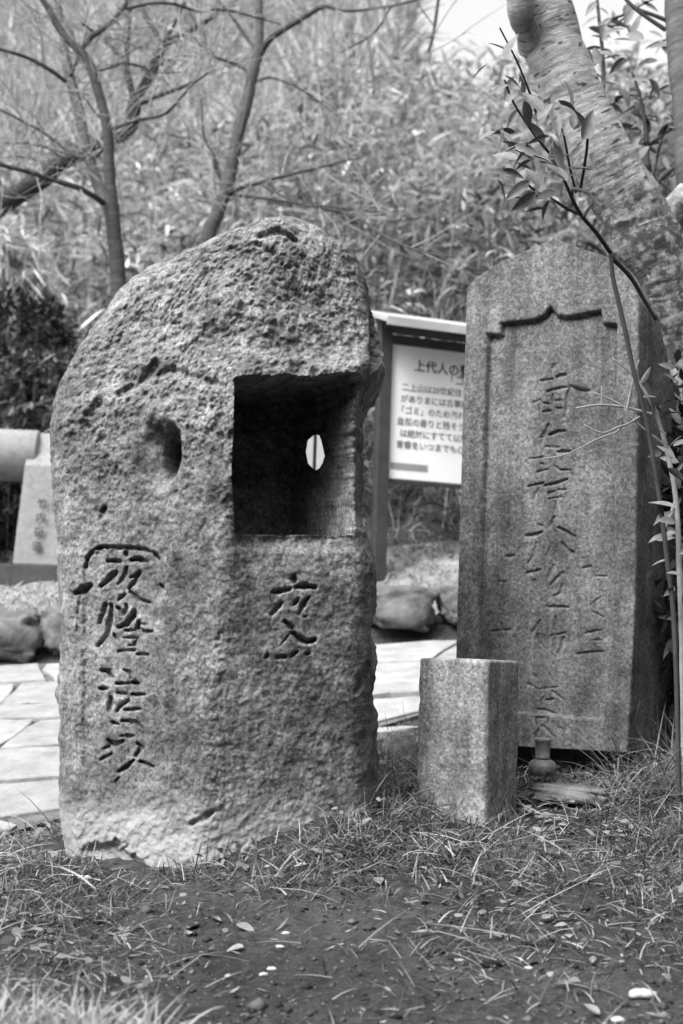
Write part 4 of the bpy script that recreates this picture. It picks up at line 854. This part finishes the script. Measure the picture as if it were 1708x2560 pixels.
# tuft at the lower left corner, sunlight put into its pale blade tone
def tuft(n, px0, px1, py0, py1, dep0, dep1, L0, L1, tone, lean=.6, w=(.003, .006)):
    d = rng.uniform(dep0, dep1, n); q = P(rng.uniform(px0, px1, n), rng.uniform(py0, py1, n), d); q[:, 2] = ground_n(q[:, 0], q[:, 1]) - .004
    return strips(q, updir(n, np.abs(rng.normal(lean, .3, n))), rng.uniform(L0, L1, n), rng.uniform(*w, n), rng.uniform(.1, .7, n), np.clip(rng.normal(tone, .15, n), 0, 1), BL, 5)
def tuft_obj(name, label, *a, **k):
    V_, F_2, T_ = tuft(*a, **k); return tag(mk(name, V_, F_2, M['grass'], tone=T_), label, 'grass', kind='stuff')
tuft_obj('grass_tuft', 'long bladed grass tuft toned pale as sunlit, at the edge of the mud', 520, -60, 420, 2480, 2620, 2.0, 2.14, .06, .15, .98, .5)
tuft_obj('grass_tuft', 'long arching grass blades at the right foot of the stele', 420, 1520, 1800, 1800, 1950, 3.5, 3.85, .12, .32, .38, .7, w=(.002, .005))
tuft_obj('grass_tuft', 'tangled grass between boulder and short post', 260, 880, 1060, 1950, 2080, 3.3, 3.6, .06, .14, .3, .7, w=(.002, .005))
# verge grass beyond the path, and bank of bamboo grass
x, y = scatter(26000, -3.2, 2.2, 6.7, 8.2); n = len(x); pos = np.stack([x, y, ground_n(x, y)], 1)
V_, F_2, T_ = strips(pos, updir(n, np.abs(rng.normal(.9, .35, n))), rng.gamma(3, .010, n) * (1 + 1.6 * sstep(7.4, 8.0, y)), rng.uniform(.004, .010, n), rng.uniform(0, .6, n), np.clip(rng.normal(.5, .22, n), 0, 1), BL)
tag(mk('verge_grass', V_, F_2, M['grass'], tone=T_), 'pale rough grass on the verge beyond the path', 'grass', kind='stuff')
def sasa(n, x0, x1, y0, y1, hgt, L0, L1, wd, tmean, tsd, cl=.9, seed=0.):
    x, y = scatter(n, x0, x1, y0, y1); p = np.stack([x, y, x * 0 + seed], -1); c = fbm(p, cl, 3)
    k = rng.random(n) < np.clip(.55 + 1.9 * c, .02, 1); x, y, c = x[k], y[k], c[k]; n = len(x)
    z = ground_n(x, y) + rng.uniform(.02, 1, n) ** .8 * hgt * np.clip(.75 + 1.0 * c, .3, 1.5)
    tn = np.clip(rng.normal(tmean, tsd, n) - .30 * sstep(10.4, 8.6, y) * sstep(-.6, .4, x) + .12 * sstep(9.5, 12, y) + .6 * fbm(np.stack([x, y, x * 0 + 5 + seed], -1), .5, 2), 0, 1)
    return strips(np.stack([x, y, z], 1), updir(n, np.abs(rng.normal(1.15, .5, n))), rng.uniform(L0, L1, n), rng.uniform(*wd, n), rng.uniform(0, .8, n), tn, LF)
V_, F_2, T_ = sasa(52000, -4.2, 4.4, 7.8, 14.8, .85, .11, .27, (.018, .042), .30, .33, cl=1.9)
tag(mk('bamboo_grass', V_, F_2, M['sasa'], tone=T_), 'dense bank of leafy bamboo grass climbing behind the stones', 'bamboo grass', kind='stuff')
# stalks in the bank
x, y = scatter(6000, -4, 4.2, 7.8, 14.6); n = len(x); pos = np.stack([x, y, ground_n(x, y)], 1)
V_, F_2, T_ = strips(pos, updir(n, np.abs(rng.normal(.2, .25, n))), rng.uniform(.4, 1.0, n), rng.uniform(.004, .009, n), rng.uniform(0, .3, n), np.clip(rng.normal(.5, .25, n), 0, 1), [1, .9, .7, .3])
tag(mk('bamboo_stalks', V_, F_2, M['sasa'], tone=T_), 'thin upright stalks among the bamboo grass', 'stalks', kind='stuff')
# far scrub
x, y = scatter(52000, -14, 7, 14.8, 38); n = len(x); k = rng.random(n) < np.clip(.6 + .9 * fbm(np.stack([x, y, x * 0], -1), .35, 3), .08, 1); x, y = x[k], y[k]; n = len(x)
pos = np.stack([x, y, ground_n(x, y)], 1)
V_, F_2, T_ = strips(pos, updir(n, np.abs(rng.normal(.45, .35, n))), rng.uniform(.3, 1.3, n), rng.uniform(.02, .06, n), rng.uniform(0, .6, n), np.clip(rng.normal(.50, .17, n), 0, 1), BL)
tag(mk('hill_scrub', V_, F_2, M['sasa'], tone=T_), 'blurred dry scrub covering the far slope', 'scrub', kind='stuff')

# unseen leaf ring added behind the viewer to keep low sky off the stones
n = 26000; az = rng.uniform(math.radians(62), math.radians(236), n); rr_ = rng.uniform(7.5, 11, n); x, y = rr_ * np.sin(az), 2 + rr_ * np.cos(az)
hw = 7.0 * (1 + .35 * perlin(np.stack([az * 5, az * 0, az * 0], -1))); z = rng.random(n) ** .9 * hw
dv = rng.normal(size=(n, 3)); dv /= np.linalg.norm(dv, axis=1)[:, None]
V_, F_2, T_ = strips(np.stack([x, y, z], 1), dv, rng.uniform(.35, .7, n), rng.uniform(.2, .4, n), rng.uniform(0, .4, n), rng.uniform(0, .6, n), LF)
tag(mk('shade_foliage', V_, F_2, M['bush'], tone=T_), 'unseen dark leaf mass added behind the viewer to shade the stones', 'wood', kind='stuff')
# pale boulder on the bank
bc = P(-70, 800, 8.9); bo = rock('earth_mound', (0, 0, 0), (.58, .45, .62), 77, M['boulder'], 5, .2, ex=.9); bo.location = (bc[0], bc[1], bc[2] - .05)
mv = np.array([v.co for v in bo.data.vertices]); mn = mv / np.array([.58, .45, .62]) ** 2; mn /= np.linalg.norm(mn, axis=1)[:, None]; n = 9000; ii = rng.integers(0, len(mv), n)
dn = np.array([0, 0, -1.0]) - mn[ii] * (-mn[ii][:, 2:3]); dv = dn + rng.normal(0, .45, (n, 3)) + .25 * mn[ii]; dv /= np.linalg.norm(dv, axis=1)[:, None]
V_, F_2, T_ = strips(mv[ii] + mn[ii] * rng.uniform(.005, .04, (n, 1)), dv, rng.uniform(.06, .2, n), rng.uniform(.006, .014, n), rng.uniform(0, .3, n), np.clip(rng.normal(.85, .2, n), 0, 1), BL)
mo = mk('straw', V_, F_2, M['sasa'], bo, tone=T_); tag(mo, kind='stuff')
tag(bo, 'pale straw covered mound on the bank above the dark bush', 'mound')
# bushes
def bush(label, px, py, dep, rx, rz, n, tone, seed, leaf=(.03, .07)):
    c = P(px, py, dep); gz = float(ground(c[0], c[1])); root = empty('bush', (c[0], c[1], gz)); rg = np.random.default_rng(seed)
    d = rg.normal(size=(n, 3)); d /= np.linalg.norm(d, axis=1)[:, None]; r = rg.uniform(.45, 1, n) ** .6 * (1 + .45 * fbm(d * 1.7 + seed, 1.0, 3))
    k = rg.random(n) < np.clip(.6 + 1.4 * fbm(d * 3.1 + r[:, None] + seed, 1.0, 2), .05, 1); d, r = d[k], r[k]; n = len(d)
    pos = c + d * r[:, None] * np.array([rx, rx * .8, rz]); dv = d + rg.normal(0, .7, (n, 3)); dv /= np.linalg.norm(dv, axis=1)[:, None]
    V_, F_2, T_ = strips(pos, dv, rg.uniform(*leaf, n), rg.uniform(.014, .03, n), rg.uniform(0, .5, n), np.clip(rg.normal(tone, .2, n), 0, 1), LF)
    fo = keep(mk('foliage', V_, F_2, M['bush'], tone=T_), root); tag(fo, kind='stuff')
    for _ in range(7):
        e = c + rg.normal(0, .5, 3) * np.array([rx, rx * .8, rz]); t = Tube(); st = np.array([c[0] + rg.normal(0, .06), c[1] + rg.normal(0, .06), gz - .03]); t.add([st, st * .5 + e * .5 + rg.normal(0, .05, 3), e], [.010, .007, .003], 6, 5); t.build('stem', M['twigd'], root)
    tag(root, label, 'bush'); return root
bush('dense evergreen bush right of the stele, extended to block skylight', 1850, 1400, 4.1, .42, .55, 7000, .25, 12, (.05, .09))  # right edge foliage, enlarged out of view to block skylight from that side
bush('dark round evergreen bush on the bank beside the boulder shoulder', 45, 850, 8.6, .36, .30, 5200, .15, 2)
bush('low mid grey bush spreading behind the stone marker', 150, 985, 8.3, .50, .26, 4800, .45, 6)
bush('small dark bush low behind the stone roller', -10, 1290, 8.0, .34, .24, 3600, .3, 9)

# ------------------------------------------------------------------ fallen leaves and pebbles that can be picked out
DL = [leaf_mesh('fallen_leaf', .048, .013, .3, .2, M['deadleaf']), leaf_mesh('fallen_leaf', .034, .012, .5, -.2, M['deadleaf'])]
for k, (px, py, sc) in enumerate([(205, 2290, .8), (210, 2310, .9), (470, 2330, 1), (525, 2305, .9), (590, 2320, 1), (520, 2385, 1), (610, 2375, .9), (470, 2350, .8), (1120, 2145, 1), (1330, 2195, .9), (1540, 2100, 1), (1555, 2080, .8), (1360, 2310, 1), (1420, 2320, .8), (1370, 2362, 1.2), (1480, 2420, .6), (1320, 2410, .6), (1150, 2395, .6), (1570, 2200, .9), (1610, 2195, .9), (950, 2220, .9), (1240, 2190, .8), (760, 2275, .6), (1500, 2535, .9), (870, 2050, .8), (900, 2070, .9), (1230, 2110, 1.2), (1390, 1990, 1), (1470, 2010, 1), (980, 2050, .9)]):
    d = 2.6
    for _ in range(30):
        q = P(px, py, d); g = float(ground(q[0], q[1])); d += (q[2] - g) / max((EYE - q[2]) / d, .05) * .6 if q[2] < EYE else .1
        d = min(max(d, 1.9), 4.0)
    q = P(px, py, d); o = bpy.data.objects.new('fallen_leaf', DL[k % 2]); COL.objects.link(o); zz = float(ground_n(np.array(q[0]), np.array(q[1])))
    o.location = (q[0], q[1], zz + .008); o.rotation_euler = (random.uniform(-.4, .4), random.uniform(-.4, .4), random.uniform(0, 6.28)); o.scale = (sc,) * 3
    tag(o, 'small pale dry leaf lying on the ground among grass', 'leaf', 'fallen leaves on the earth')
def drop(px, py):
    d = 2.4
    for _ in range(60):
        q = P(px, py, d); g = float(ground(q[0], q[1])); d += (q[2] - g) * 2.0; d = min(max(d, 1.8), 4.2)
    return P(px, py, d)
for k, (px, py, r, lab) in enumerate([(1608, 2495, .017, 'bright white pebble lying alone on bare earth'), (213, 2200, .012, None), (715, 2335, .006, None), (1322, 2412, .006, None), (1148, 2398, .007, None), (680, 2420, .007, None), (660, 2435, .006, None), (700, 2372, .006, None), (1545, 2545, .009, None), (12, 2318, .008, None)]):
    q = drop(px, py); o = rock('pebble', (0, 0, 0), (r * 1.4, r, r * .6), 60 + k, M['pebble'], 3, .2, ex=.95); o.location = (q[0], q[1], float(ground_n(np.array(q[0]), np.array(q[1]))) + r * .25)
    tag(o, lab or 'tiny pale pebble on the bare earth', 'pebble', None if lab else 'tiny pebbles on the earth')
